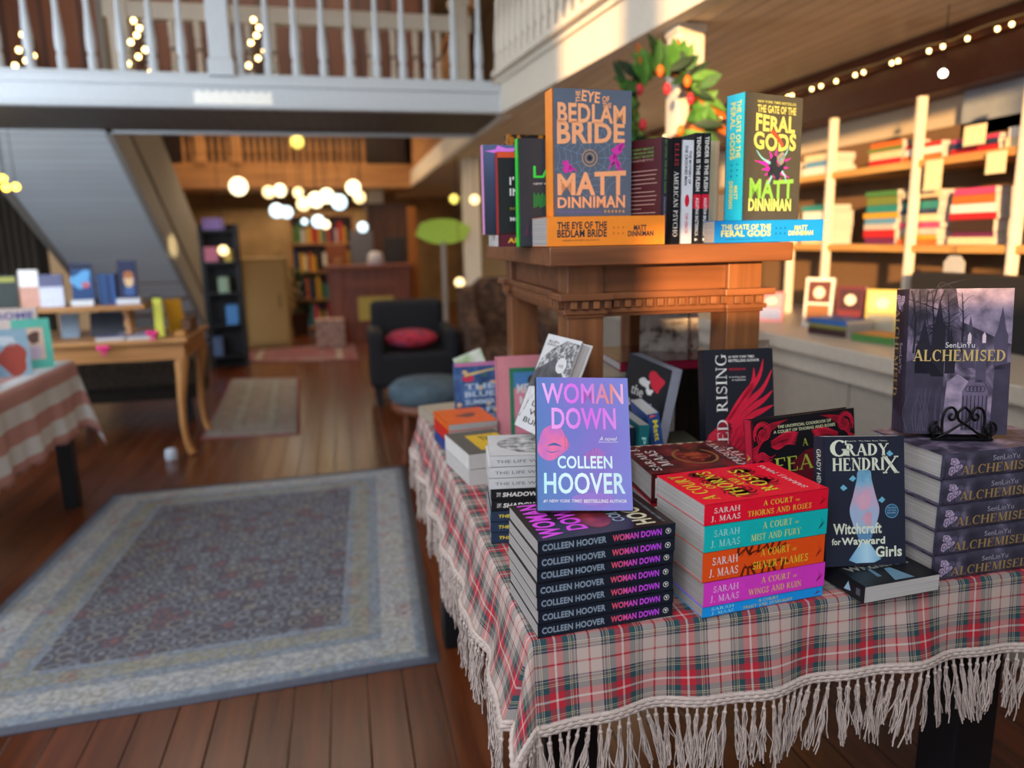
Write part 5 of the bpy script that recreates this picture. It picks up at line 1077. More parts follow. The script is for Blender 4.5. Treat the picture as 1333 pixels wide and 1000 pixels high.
book('tall black and orange book rising behind the neon green spine', .13, .226, .022, M_stand(.349, 1.535, SZ, 6, 0, 0), mottled('black_orange_cover', [(.45, '#16130f'), (.5, '#c27a1e'), (.56, '#1a1510')], 26, 3, .42), None, page=PGREY)
book('pale pink book rising behind the neon green spine beside the black and orange one', .1, .224, .022, M_stand(.398, 1.575, SZ, 2, 0, 0), plain('#d8a8a4', .5, name='cover_blush'), None, page=PWHITE)

# ------------------------------------------------------------------ wreath on the column
def leaf(mb, P, d, up, L, w, mat, curl=.25):
    """a folded leaf with thickness from its base P along d"""
    d = Vector(d).normalized(); s_ = d.cross(Vector(up)).normalized(); n_ = s_.cross(d).normalized(); vs = []; n = 6; P = Vector(P)
    for k in range(n + 1):
        f = k / n; wd = w * math.sin(math.pi * min(.97, f * .86 + .1)) ; c = P + d * (L * f) - n_ * (curl * L * f * f * .5)
        vs += [c - s_ * wd + n_ * wd * .3, c, c + s_ * wd + n_ * wd * .3]
    fs = []
    for k in range(n): fs += [(3 * k, 3 * k + 1, 3 * k + 4, 3 * k + 3), (3 * k + 1, 3 * k + 2, 3 * k + 5, 3 * k + 4)]
    o = len(vs); vs2 = vs + [tuple(Vector(v) - n_ * .0012) for v in vs]
    mb.add(vs2, fs + [tuple(o + i for i in f[::-1]) for f in fs], mat, True)
wc = Vector((1.285, 2.87, 1.80)); wr = thing('wreath', 'round wreath of green leaves, rust ribbons and red buds hanging before the cream column', 'wreath', loc=wc)
random.seed(11)
g = MB(); RR = .138
for k in range(5): g.tube([((RR + .012 * math.cos(k * 1.26)) * math.cos(q * .3142 + k * .2), .012 * math.sin(k * 1.26), (RR + .012 * math.cos(k * 1.26)) * math.sin(q * .3142 + k * .2)) for q in range(20)], .006, plain('#5a3a24', .8, name='vine_twig'), 6, True)
g.build('twig_ring', wr)
cols = [('#35602a', 'leaf_mid'), ('#467a30', 'leaf_light'), ('#223f20', 'leaf_dark'), ('#58863a', 'leaf_fresh'), ('#1d3420', 'leaf_deep')]
g = MB()
for k in range(120):
    q = k * .05236 * 1.003 + random.uniform(-.1, .1); rr = RR + random.uniform(-.03, .035); c, n_ = random.choice(cols)
    leaf(g, (rr * math.cos(q), random.uniform(-.045, .0), rr * math.sin(q)), (math.cos(q + random.uniform(-1.1, 1.1)), random.uniform(-.6, .1), math.sin(q + random.uniform(-1.1, 1.1))), (0, -1, .2), random.uniform(.07, .12), random.uniform(.016, .026), plain(c, .6, name=n_, noise=.2))
g.build('leaves', wr)
for q, L in ((1.35, .12), (2.2, .12), (.3, .17), (-.15, .2), (3.0, .1), (-.6, .14), (1.9, .08)):
    g = MB(); leaf(g, (RR * math.cos(q), -.03, RR * math.sin(q)), (math.cos(q) * .6 + .1, -.15, math.sin(q) if q > .5 else -.4), (0, -1, 0), L, .018, plain('#b5601f', .6, name='rust_ribbon', noise=.2), .5); g.build('ribbon', wr)
g = MB(); g.tube([(.16, .04, .02), (.17, .10, .05)], .006, M_blackw, 6); g.tube([(.12, .0, .02), (.16, .04, .02)], .006, M_blackw, 6); g.build('hook', wr)
for k, (x, z) in enumerate(((.085, .085), (.0, .055), (-.115, .05), (-.03, .12), (.10, .02), (-.10, -.08), (.06, -.1))):
    g = MB(); g.lathe([(.002, 0), (.012, .008), (.017, .022), (.013, .036), (.004, .046)], plain('#c4303c' if k % 3 else '#d8702c', .5, name='bud_red' if k % 3 else 'bud_orange', noise=.15), (x, -.05, z - .02), 8); g.build('bud', wr)

# ------------------------------------------------------------------ right side: cornice, string lights, shelf unit, long counter
M_rb = plain('#5a2f1c', .45, name='red_brown_cornice', noise=.12); M_pale = plain('#d5cbb9', .5, name='pale_shelf_paint'); M_shelf = wood('honey_shelf', '#a8763e', '#bf8d4e', '#cfa364', along=1, scale=10)
g = MB(); g.box((2.62, -1.6, 1.90), (2.8, 8.5, 2.10), M_rb); g.box((2.58, -1.6, 2.06), (2.8, 8.5, 2.149), M_rb); struct(g, 'trim_8', bevel=.006)
g = MB(); g.box((2.74, 1.2, 1.70), (2.80, 2.9, 1.90), plain('#8d949a', .3, name='window_grey')); struct(g, 'window_1')
sl = thing('string_lights', 'string of small warm bulbs running along the red-brown cornice over the wall shelves', 'string lights', loc=(2.56, 1.0, 2.08))
g = MB(); P = [(.004 * math.sin(k * 1.3), k * .06, .012 * abs(math.sin(k * .42))) for k in range(80)]; g.tube(P, .0035, plain('#c9b27a', .5, name='pale_cable'), 5); g.build('cable', sl)
M_bulb = glow('#ffd58a', 9, 'warm_bulb'); M_bulbw = glow('#fff0d8', 8, 'white_bulb'); M_bulby = glow('#ffd23c', 7, 'yellow_bulb')
proto = None
for k in range(40):
    if proto is None:
        g = MB(); g.ball((0, 0, -.018), .0075, M_bulb, 8, 6, (1, 1, 1.3)); g.lathe([(.006, -.012), (.006, 0)], M_blackw, seg=6); proto = o = g.build('bulb', sl)
    else: o = proto.copy(); COL.objects.link(o); o.parent = sl
    o.location = (-.012, k * .118 + .05 + .04 * math.sin(k * 2.7), .0)
for x, y, z, lb in ((1.93, 5.3, 2.0, 'small white pendant bulb below the gallery ceiling, the farther of two'), (2.08, 5.2, 2.02, 'small white pendant bulb below the gallery ceiling, nearer the cornice'), (2.35, 2.6, 1.9, 'lone small bulb hanging before the cornice over the books')):
    r_ = thing('pendant_bulb', lb, 'lamp', loc=(x, y, z)); g = MB(); g.ball((0, 0, 0), .015, M_bulbw, 10, 8); g.build('bulb', r_); g = MB(); g.tube([(0, 0, .013), (0, 0, ZB - z)], .002, M_blackw, 5); g.build('cord', r_)

ct = thing('counter', 'long pale counter with a thick top running along under the wall shelves', 'counter', loc=(1.85, .6, 0))
M_ctop = plain('#c4b8a8', .45, name='counter_top_paint'); M_cb = boards('counter_front_boards', '#a2978a', '#5f574d', 1, .62, rough=.6, grain=.1, gap=.012, var=.04, bump=.3)
g = MB(); g.box((0, 0, .80), (.94, 6.4, .86), M_ctop); g.build('worktop', ct, bevel=.006)
g = MB(); g.box((.07, .02, 0), (.94, 6.38, .80), M_cb); g.build('cabinet_body', ct)
g = MB(); g.box((.045, .02, .72), (.07, 6.38, .80), M_ctop); g.build('apron', ct)

SX = 2.42
sh = thing('bookshelf', 'open bookshelf with pale uprights and honey-coloured shelves above the counter, full of lying books', 'shelf', loc=(SX, 2.05, .86))
for yy in (.22, .735, 1.31, 1.62, 2.6): g = MB(); g.box((-.012, yy - .013, 0), (.026, yy + .013, .99 if yy < 1.4 else .85), M_pale); g.build('upright', sh, bevel=.004)
for zz in (.345, .70): g = MB(); g.box((0, 0, zz), (.34, 2.6, zz + .032), M_shelf); g.build('shelf_board', sh, bevel=.003)
g = MB(); g.box((.32, 0, .0), (.34, 2.6, .9), plain('#6d5238', .7, name='shelf_back')); g.build('back_panel', sh)
pal = [('red', '#b3262a'), ('teal', '#2c7d78'), ('cream', '#d8c39a'), ('mustard', '#c9962e'), ('navy', '#2b3a58'), ('pink', '#c9456e'), ('olive', '#6d7a3a'), ('pale grey', '#b4ada4'), ('dark brown', '#3d2a20'), ('orange', '#d0652a'), ('plum', '#6a2a4e'), ('sky blue', '#5b8fae'), ('green', '#4a7a44'), ('white', '#dcd6ca')]
pald = dict(pal)
def shelf_stack(y, z, items, where, ang=-90, x=SX + .030):
    zz = z
    tot = len(items); seen = {}
    for i, (c, th) in enumerate(items):
        W, H = .15 + random.uniform(-.01, .01), .215 + random.uniform(-.02, .015)
        n = seen[c] = seen.get(c, 0) + 1; dup_ = sum(1 for q in items if q[0] == c) > 1
        lab = '%s book lying %s of the %s' % (c, 'at the bottom' if i == 0 else 'on top' if i == tot - 1 else ('%s from the bottom' % ('second', 'third', 'fourth', 'fifth', 'sixth', 'seventh', 'eighth', 'ninth')[i - 1]), where)
        book(lab, W, H, th - .0004, M_lie(x + random.uniform(0, .012), y + H / 2, zz, ang, W, H, th - .0004), plain(pald[c], .45, name='cover_shelf_' + c.replace(' ', '_')), None, page=pages(), group='books lying in stacks on the wall shelf'); zz += th
zs = .86 + .377 + .0006
shelf_stack(3.02, zs, [('plum', .03), ('red', .036), ('pale grey', .028), ('sky blue', .024), ('mustard', .026), ('teal', .034), ('olive', .04), ('green', .024)], 'olive-topped stack, lower wall shelf')
shelf_stack(2.78, zs, [('orange', .022), ('mustard', .02), ('pale grey', .028), ('pink', .026), ('cream', .034), ('navy', .02), ('teal', .034), ('dark brown', .014), ('cream', .03)], 'cream-topped stack, lower wall shelf')
shelf_stack(2.54, zs, [('cream', .03), ('plum', .018), ('dark brown', .05), ('red', .026), ('cream', .036), ('white', .034), ('red', .028)], 'red-topped stack on the lower wall shelf') if False else shelf_stack(2.50, zs, [('cream', .03), ('plum', .018), ('dark brown', .05), ('red', .026), ('white', .036), ('orange', .034), ('pink', .028)], 'pink-topped stack, lower wall shelf')
shelf_stack(2.13, zs, [('white', .04), ('cream', .036), ('mustard', .03), ('pale grey', .05), ('orange', .03)], 'orange-topped end stack, lower wall shelf')
shelf_stack(3.52, zs, [('cream', .05), ('pale grey', .04), ('orange', .03), ('white', .05), ('teal', .03)], 'teal-topped far stack, lower wall shelf')
shelf_stack(3.95, zs, [('red', .04), ('cream', .05), ('navy', .04), ('mustard', .04)], 'mustard-topped far stack, lower wall shelf')
zt = .86 + .732 + .0006
shelf_stack(3.52, zt, [('white', .04), ('sky blue', .03), ('cream', .035)], 'cream-topped far stack, upper wall shelf')
shelf_stack(3.92, zt, [('pink', .03), ('olive', .03), ('white', .03)], 'white-topped far stack, upper wall shelf')
shelf_stack(3.02, zt, [('red', .028), ('cream', .034), ('olive', .02), ('orange', .022)], 'orange-topped stack, upper wall shelf')
shelf_stack(2.79, zt, [('orange', .022), ('white', .03), ('red', .02)], 'red-topped stack, upper wall shelf')
shelf_stack(2.52, zt, [('red', .024), ('navy', .022), ('pink', .016)], 'pink-topped stack, upper wall shelf')
shelf_stack(2.28, zt, [('cream', .04), ('white', .036)], 'two-book stack, upper wall shelf')
# hanging cards on the shelf edge, sign, framed things on the counter
for yy, zz, w, h, lb in ((2.47, 1.615, .10, .075, 'cream card standing on the upper wall shelf'), (2.66, 1.46, .09, .12, 'cream price card hung below the upper wall shelf beside the upright'), (2.36, 1.5, .085, .08, 'tan card hanging under the near part of the upper wall shelf')):
    g = MB(); g.box((SX - .022, yy - w / 2, zz), (SX - .018, yy + w / 2, zz + h), plain('#e2cfa4', .7, name='card_cream')); tag(g.build('shelf_card'), lb, 'card')
sg = thing('hanging_sign', 'small grey tag-shaped sign under the lower wall shelf', 'sign', loc=(SX - .03, 2.5, 1.10)); g = MB(); g.prism([(-.05, 0), (.05, 0), (.05, .07), (.025, .095), (-.025, .095), (-.05, .07)], plain('#aaa8a4', .6, name='sign_grey'), 0, 0, .006); g.build('plate', sg); g = MB(); g.tube([(.003, 0, .09), (.003, 0, .135)], .002, M_blackw, 5); g.build('hook', sg)
def cbook(lb, y, x, w, h, t_, c, lean=6, ang=-60, art=None): book(lb, w, h, t_, M_stand(x, y, .8608, ang, lean, 0), c if not isinstance(c, str) else plain(c, .5, noise=.1), art, page=pages())
def art_frame(c1, c2): return lambda a: (a.r('f', .1, .08, .9, .45, plain(c1, .5), 1), a.r('f', .1, .5, .9, .93, plain(c2, .5), 1), a.e('f', .5, .7, .2, .12, plain('#d8c8b4', .5, noise=0), 2, 14))
cbook('white-framed book with two brown panels standing on the counter', 3.08, 2.12, .13, .23, .02, '#d8d0c6', 6, -55, art_frame('#8a5a34', '#5a2f28'))
cbook('dark red book with arched art standing on the counter', 2.89, 2.15, .12, .2, .02, '#5a1f26', 6, -55, art_frame('#7a3030', '#3a1a1e'))
cbook('yellow book with grey drawing standing on the counter', 2.72, 2.17, .13, .195, .02, '#cdb562', 6, -55, art_frame('#a8a08c', '#d8c87c'))
cbook('pale green book with a light flower standing far along the counter', 3.62, 2.05, .16, .14, .03, '#6f8f80', 12, -50, art_frame('#a8b0a4', '#8fa498'))
cbook('pink and blue book standing far along the counter', 3.36, 2.05, .13, .15, .02, '#b0707c', 10, -52, art_frame('#7d8ab0', '#c08a94'))
zz = .8606
for i, (c, n, th) in enumerate((('#3a2220', 'dark brown', .03), ('#7d7a3c', 'olive', .018), ('#2c5fa0', 'bright blue', .022))):
    book('%s book in the small pile lying on the counter below the yellow book' % n, .15, .21, th - .0003, M_lie(2.00, 2.86, zz, -80, .15, .21, th - .0003), plain(c, .5, noise=.08), None, page=pages()); zz += th
book('green and orange book lying on the counter beside the small pile', .15, .2, .03, M_lie(2.02, 2.60, .8606, -78, .15, .2, .03), plain('#c07a2a', .5, noise=.1), None, spine=plain('#4a7a3a', .5), page=pages())
dm = MB(); dm.box((2.30, 2.0, .8605), (2.40, 2.62, 1.13), plain('#22201f', .6, name='dark_display_box')); tag(dm.build('display_box', bevel=.006), 'dark display box at the near end of the counter behind the violet hardcover', 'box')

# ------------------------------------------------------------------ left side: striped table and wooden table with books
def stripe_mat():
    m, nt, b = base('striped_cloth'); u_ = N(nt, 'ShaderNodeUVMap'); u_.uv_map = 'uv'; sp = N(nt, 'ShaderNodeSeparateXYZ'); nt.links.new(u_.outputs[0], sp.inputs[0])
    a = N(nt, 'ShaderNodeMath', operation='DIVIDE'); nt.links.new(sp.outputs[0], a.inputs[0]); a.inputs[1].default_value = .15
    f = N(nt, 'ShaderNodeMath', operation='FRACT'); nt.links.new(a.outputs[0], f.inputs[0]); r = ramp(nt, [(0, '#b68984'), (.48, '#b68984'), (.5, '#cfd3d6'), (.98, '#cfd3d6')], 'CONSTANT'); nt.links.new(f.outputs[0], r.inputs[0])
    nt.links.new(r.outputs[0], b.inputs['Base Color']); b.inputs['Roughness'].default_value = .95; return m
lt = thing('table', 'black legged table under the pink and white striped cloth', 'table', loc=(-2.3, 2.7, 0)); g = MB(); g.box((0.01, .01, .70), (.96, 1.32, .736), M_blackw); g.build('tabletop', lt)
for lx, ly in ((.90, 1.26), (.90, .05), (.05, 1.26), (.05, .05)): g = MB(); g.prism([(-.035, -.035), (.035, -.035), (.035, .035), (-.035, .035)], M_blackw, 2, 0, .70); o = g.build('leg', lt, bevel=.004); o.location = (lx, ly, 0)
sc_ = MB(); uv = []; vs = []; LX0, LX1, LY0, LY1 = -2.3, -1.335, 2.7, 4.03; nu = 30; nv = 40; hang = .345
us = [(-.2 + .02 * i) for i in range(10)] if False else []
ulist = [LX0 + (LX1 - LX0) * k / 14 for k in range(15)] + [LX1 + hang * k / 14 for k in range(1, 15)]
vlist = [LY0 + (LY1 - LY0) * k / 44 for k in range(45)] + [LY1 + hang * k / 12 for k in range(1, 13)]
for b_ in vlist:
    for a_ in ulist:
        ox, oy = max(a_ - LX1, 0), max(b_ - LY1, 0); r = math.hypot(ox, oy); cx_, cy_ = min(a_, LX1), min(b_, LY1)
        if r == 0: P = (a_, b_, .738)
        elif ox and oy:
            ph = math.atan2(oy, ox); w = math.sin(2 * ph); out = r * (.06 + .17 * w); P = (cx_ + math.cos(ph) * out, cy_ + math.sin(ph) * out, .738 - math.sqrt(max(r * r - out * out, 0)))
        else:
            f = r / hang; al = b_ if ox else a_; out = .008 + f * (.02 + .014 * math.sin(al * 17) + .008 * math.sin(al * 41)); q = r + .008 * math.sin(al * 60) * (f > .95)
            P = (cx_ + (out if ox else 0), cy_ + (out if oy else 0), .738 - q * .99)
        vs.append(P); uv.append((a_ - LX1, b_))
nn = len(ulist); sc_.add(vs, [(j * nn + i, j * nn + i + 1, (j + 1) * nn + i + 1, (j + 1) * nn + i) for j in range(len(vlist) - 1) for i in range(nn - 1)], stripe_mat(), True)
o = sc_.build('tablecloth', uv=uv); so = o.modifiers.new('thickness', 'SOLIDIFY'); so.thickness = .0015; so.offset = 1; tag(o, 'pink and white striped tablecloth with a scalloped hem', 'tablecloth')
def art_aqua(a): a.r('f', .2, .18, .8, .82, plain('#d8b8a4', .5, name='print_skin_tone'), 1); a.e('f', .55, .62, .16, .14, plain('#5a3a30', .5, name='print_brown_hair'), 2, 14, .2); a.r('f', .3, .2, .7, .45, plain('#c8b4c4', .5, name='print_dress'), 2)
def art_rust(a): a.e('f', .55, .35, .4, .3, plain('#a8483a', .5, name='print_rust_red'), 1, 14, .2); a.e('f', .4, .75, .3, .12, plain('#c9d4dc', .5, name='print_cloud'), 1, 14, .2)
tz = .7395
book('turquoise book with a framed picture standing on the striped cloth', .15, .235, .02, M_stand(-1.49, 3.78, tz, 20, 12, 0), plain('#58b8a4', .5, name='cover_turquoise'), art_aqua, page=pages())
book('pale blue book with a rust shape standing beside the turquoise one', .14, .21, .02, M_stand(-1.50, 3.58, tz, 25, 12, 0), plain('#8fb0c4', .5, name='cover_hazy_blue'), art_rust, page=pages())
book('bright sky-blue book standing on the striped cloth beside the banded book', .14, .21, .02, M_stand(-1.58, 3.40, tz, 28, 12, 0), plain('#5aa4d4', .5, name='cover_bright_sky'), lambda a: a.p('f', [(.1, 0), (.45, .8), (.6, 0)], plain('#1d2c48', .5, name='print_peak'), 1), page=pages())
book('black and yellow banded book lying at the edge of the striped cloth', .15, .16, .07, M_lie2(-1.53, 3.16, tz, 25, .15, .16, .07), plain('#2a2622', .5, name='cover_banded'), None, spine=plain('#b89a4a', .5), page=plain('#8a7a4a', .7, name='yellowed_edges'))
book('pale book with lilac and red title standing behind the turquoise one', .19, .27, .02, M_stand(-1.66, 4.00, tz, 8, 6, 0), plain('#c4b4ac', .5, name='cover_sand'), lambda a: (a.t('f', 'ROME', .08, .8, .92, .93, plain('#4a4a8c', .5, name='print_indigo'), 1, .04), a.e('f', .5, .4, .35, .25, plain('#a8646c', .5, name='print_faded_red'), 1, 14, .3)), page=pages())
random.seed(21)

# wooden table with curved legs, riser and books
M_oak = wood('honey_oak', '#8f5e30', '#a87440', '#bd8a52', along=0, scale=9); M_oakl = wood('honey_oak_leg', '#8f5e30', '#a87440', '#bd8a52', along=2, scale=9)
bt = thing('table', 'honey-coloured wooden table with curved legs in front of the boarded stair', 'table', loc=(-2.5, 4.72, 0)); BW, BD, BH = 1.57, .76, .745
g = MB(); g.box((0, 0, BH - .03), (BW, BD, BH), M_oak); g.build('tabletop', bt, bevel=.008)
g = MB(); g.box((.03, .03, BH - .13), (BW - .03, .055, BH - .03), M_oak); g.box((.03, BD - .055, BH - .13), (BW - .03, BD - .03, BH - .03), M_oak); g.box((BW - .055, .055, BH - .13), (BW - .03, BD - .055, BH - .03), M_oak); g.box((.03, .055, BH - .13), (.055, BD - .055, BH - .03), M_oak); g.build('apron', bt)
for lx, ly in ((BW - .07, .07), (BW - .07, BD - .07), (.07, .07), (.07, BD - .07)):
    g = MB(); dx = 1 if lx > .5 else -1; P = [(lx + dx * o_, ly, z_) for o_, z_ in ((0, BH - .03), (.012, .60), (.004, .5), (-.01, .36), (-.016, .2), (-.008, .09), (.012, .03), (.02, .012))]; g.tube(P, [.036, .042, .034, .025, .02, .018, .024, .024], M_oakl, 10); g.ball((lx + dx * .018, ly, .018), .026, M_oakl, 10, 6, (1, 1, .69)); g.build('leg', bt)
# caster cup beside the front leg
g = MB(); g.lathe([(.03, .0), (.036, .01), (.034, .06), (.026, .07)], plain('#b9c4d0', .4, name='pale_plastic'), (-1.085, 4.70, 0), 14); tag(g.build('cup'), 'pale cup on the floor by the front leg of the wooden table', 'cup')
rs = thing('riser_shelf', 'low honey wood riser shelf standing on the wooden table', 'shelf', loc=(-2.5, 4.78, BH)); g = MB(); g.box((0, 0, .175), (1.34, .3, .205), M_oak); g.build('board', rs, bevel=.005)
for lx in (1.21, .62, .08): g = MB(); g.lathe([(.035, 0), (.035, .02), (.02, .04), (.032, .08), (.022, .12), (.034, .15), (.034, .175)], M_oakl, (lx, .15, 0), 12); g.build('leg', rs)
rz = BH + .2055
def tb(lb, x, w, h, c, art=None, y=4.86, t_=.03, ang=3, z=rz, page=None, lean=6): book(lb, w, h, t_, M_stand(x, y, z, ang, lean, 0), plain(c, .5, noise=.1) if isinstance(c, str) else c, art, page=page or PWHITE)
tb('dark green book with a yellow band on the riser beside the white-brown one', -2.01, .15, .19, '#222a26', lambda a: a.r('f', .05, .8, .95, .95, plain('#8a8a3a', .5, name='print_moss'), 1))
tb('white and brown book on the riser next to the dark green one', -1.845, .10, .22, '#b98a78', lambda a: a.r('f', 0, .55, 1, 1, plain('#d8d4cf', .5, name='print_offwhite'), 1))
tb('pale lavender book with a blue top on the riser', -1.735, .125, .19, '#c4c6d4', lambda a: a.r('f', 0, .62, 1, 1, plain('#5a5a78', .5, name='print_blue_mountain'), 1), y=4.84)
tb('blue book with light waves on the riser, on a white book', -1.565, .115, .215, '#21406e', lambda a: (a.e('f', .5, .55, .45, .25, plain('#5a9ac9', .5, name='print_wave'), 1, 16, .3), a.e('f', .65, .4, .2, .08, plain('#b8606c', .5, name='print_salmon'), 2), a.r('f', .02, .85, .98, .98, plain('#14182c', .5), 2)), z=rz + .036)
book('white book lying on the riser under the blue wave book', .13, .12, .035, M_lie(-1.575, 4.835, rz, 2, .13, .125, .035), plain('#d4d6d8', .5), None, page=PWHITE)
for i in range(4): book('narrow navy spine on the riser, %s of the row' % ('beside the wave book', 'second after the wave book', 'third after the wave book', 'touching the portrait book')[i], .12, .185, .0235, M_spine(-1.425 + .024 * i, 4.86, rz, 2, .0235), plain(('#2a4470', '#31507e', '#263c66', '#33548a')[i], .5), None, page=PWHITE)
tb('navy book with a golden portrait on the riser, on a white book', -1.31, .105, .225, '#1f2748', lambda a: (a.e('f', .55, .48, .25, .2, plain('#d8b48a', .5, name='print_golden_face'), 1), a.e('f', .55, .62, .26, .1, plain('#a8643a', .5, name='print_ginger'), 2), a.r('f', .3, .08, .8, .3, plain('#3a5a90', .5, name='print_blue_coat'), 2)), z=rz + .036)
book('white book lying on the riser under the navy portrait book', .13, .13, .035, M_lie(-1.325, 4.835, rz, 2, .13, .13, .035), plain('#d0d2d8', .5), None, page=PWHITE)
tb('lime-yellow book leaning at the end of the riser', -1.13, .05, .235, '#c9c84a', None, z=BH + .001, y=4.84, ang=4, lean=4, t_=.035)
tb('black book behind the lime-yellow one at the end of the riser', -1.155, .06, .245, '#1f1f24', None, z=BH + .001, y=4.92, ang=4, lean=2)
tb('golden-yellow book leaning at the end of the wooden table by the rack', -1.075, .10, .215, '#c8921e', None, z=BH + .001, y=5.03, ang=40, lean=12, t_=.03)
tb('dark slate book lying open-faced under the riser', -1.545, .19, .15, '#2a303a', None, z=BH + .001, y=5.02, ang=2, lean=14)
tb('pale blue-grey book under the riser beside the dark slate one', -1.70, .1, .15, '#7f93a4', None, z=BH + .001, y=4.99, ang=8, lean=12)
for x, w, c, lb in ((-1.44, .17, '#4a3a6a', 'purple patterned booklet lying at the front of the wooden table'), (-1.27, .16, '#5a4a78', 'violet booklet lying at the front of the wooden table by the pink bow'), (-1.36, .2, '#8fa0a8', 'grey-blue booklet lying behind the purple ones')):
    yy = 4.74 if c != '#8fa0a8' else 4.90
    book(lb, w - .01, .13, .02, M_lie2(x, yy, BH + .0006, 2, w - .01, .13, .02), mottled('booklet_' + c[1:], [(.35, c), (.6, '#7a7aa0'), (.75, c)], 40, 3, .5), None, page=PWHITE)
for x, z, lb in ((-1.39, BH - .045, 'hot pink bow hanging on the front edge of the wooden table'), (-1.115, BH + .03, 'hot pink rosette at the foot of the lime-yellow book')):
    g = MB(); pk = plain('#e0307c', .6, name='hot_pink_ribbon'); yy = 4.705
    for sx in (-1, 1): g.ball((x + sx * .018, yy, z + .01), .02, pk, 8, 6, (1, .5, .8))
    g.ball((x, yy - .004, z + .006), .009, pk, 8, 6); g.box((x - .012, yy - .004, z - .035), (x - .002, yy + .002, z), pk); g.box((x + .002, yy - .004, z - .03), (x + .012, yy + .002, z), pk); tag(g.build('ribbon_bow'), lb, 'bow')
# wooden book rest at the corner, settee below the stair
g = MB(); g.prism([(4.80, BH + .001), (5.0, BH + .001), (5.0, BH + .03), (4.83, BH + .03)], M_oak, 0, -1.02, -.96); g.box((-1.0, 4.96, BH + .001), (-.95, 5.2, BH + .09), wood('walnut_rest', '#4a2c16', '#5e3a1e', '#6e4626', along=1)); tag(g.build('book_rest'), 'small brown wooden rest at the corner of the wooden table', 'book rest')
be = thing('settee', 'low dark upholstered settee under the boarded stair behind the wooden table', 'settee', loc=(-2.7, 5.75, 0)); M_up = mottled('dark_upholstery', [(.35, '#39352f'), (.6, '#4c463d'), (.8, '#5a5347')], 30, 4, .95)
g = MB(); g.box((0, 0, .26), (1.62, .55, .48), M_up); g.build('seat', be, bevel=.05)
g = MB(); g.box((0, .02, .17), (1.6, .52, .26), plain('#2b2622', .8, name='settee_skirt')); g.build('base', be)
for lx in (.08, .8, 1.5): g = MB(); g.box((lx, .04, 0), (lx + .05, .09, .17), M_blackw); g.build('leg', be)

# ------------------------------------------------------------------ the hall behind
ea = thing('ladder_rack', 'tall black leaning rack with coloured boxes at the foot of the stair', 'rack', loc=(-1.22, 8.2, 0)); g = MB()
for sx in (-.17, .17): g.prism([(sx - .016, 0), (sx + .016, 0), (sx + .016 - .0, 1.5), (sx - .016, 1.5)], M_blackw, 1, -.02, .02)
g.build('frame', ea)
for i, zz in enumerate((.12, .45, .78, 1.1, 1.42)): g = MB(); g.box((-.154, -.1, zz), (.154, .149, zz + .02), M_blackw); g.build('shelf', ea)
g = MB(); g.box((-.187, .15, 0), (.187, .17, 1.5), plain('#17161a', .7, name='rack_back')); g.build('back_panel', ea)
for (x, zz, w, h, c, lb) in ((.08, .4705, .12, .2, '#4a86c4', 'light blue box on the black rack'), (.02, .8005, .1, .16, '#8fa890', 'pale green box on the black rack'), (-.07, 1.1205, .13, .15, '#c4708c', 'pink box on the black rack'), (-.03, 1.4405, .2, .12, '#9a7fc4', 'violet box on top of the black rack'), (.09, 1.1205, .08, .12, '#c9b45a', 'yellow box on the black rack'), (-.09, .1405, .1, .2, '#4a5a7c', 'slate box at the bottom of the black rack')):
    g = MB(); g.box((-1.22 + x - w / 2, 8.14, zz), (-1.22 + x + w / 2, 8.26, zz + h), plain(c, .5, noise=.1)); tag(g.build('box', bevel=.004), lb, 'box')
cab = thing('cabinet', 'tan cabinet beside the black rack in the hall', 'cabinet', loc=(-1.10, 9.7, 0)); M_tan = plain('#a08456', .6, name='tan_paint', noise=.1)
g = MB(); g.box((-.1, 0, 0), (.42, .4, 1.12), M_tan); g.build('body', cab, bevel=.01); g = MB(); g.box((-.07, -.015, .06), (.39, 0, 1.06), plain('#b09460', .6, name='tan_panel')); dr = g.build('door', cab); g = MB(); g.tube([(.33, -.03, .5), (.33, -.03, .66)], .008, M_blackw, 6); g.build('handle', dr)
wc_ = thing('bookcase', 'warm wood bookcase far down the hall behind the counter desk', 'bookcase', loc=(-.72, 11.6, 0)); g = MB(); g.box((0, .3, 0), (.95, .32, 1.7), M_brown)
for zz in (0, .42, .84, 1.26, 1.68): g.box((0, 0, zz), (.95, .3, zz + .03), M_warmw)
for xx in (0, .92): g.box((xx, 0, 0), (xx + .03, .3, 1.71), M_warmw)
g.build('carcass', wc_)
random.seed(31)
for r_i, zz in enumerate((.03, .45, .87, 1.29)):
    x = -.68; k = 0
    while x < .10:
        w = random.uniform(.03, .07); h = random.uniform(.2, .33); nm_, c = random.choice(pal); g = MB(); g.box((x, 11.62, zz + .0005), (x + w, 11.8, zz + h), plain(c, .5, noise=.1)); k += 1
        tag(g.build('book'), '%s upright book, %s in the row on the %s shelf of the far bookcase' % (nm_, ('first', 'second', 'third', 'fourth', 'fifth', 'sixth', 'seventh', 'eighth', 'ninth', 'tenth', 'eleventh', 'twelfth', 'thirteenth', 'fourteenth', 'fifteenth', 'sixteenth', 'seventeenth')[k - 1], ('lowest', 'second', 'third', 'top')[r_i]), 'book', 'books upright on the far bookcase'); x += w + random.uniform(.002, .03)
ds = thing('counter_desk', 'reddish-brown panelled counter desk in the middle of the hall', 'counter', loc=(-.17, 9.9, 0)); M_mah = wood('mahogany', '#5a2a18', '#703620', '#84442a', along=2, scale=7)
g = MB(); g.box((0, 0, 0), (1.06, .55, .93), M_mah); g.build('body', ds, bevel=.008); g = MB(); g.box((-.05, -.05, .93), (1.11, .6, .99), M_mah); g.build('worktop', ds, bevel=.01)
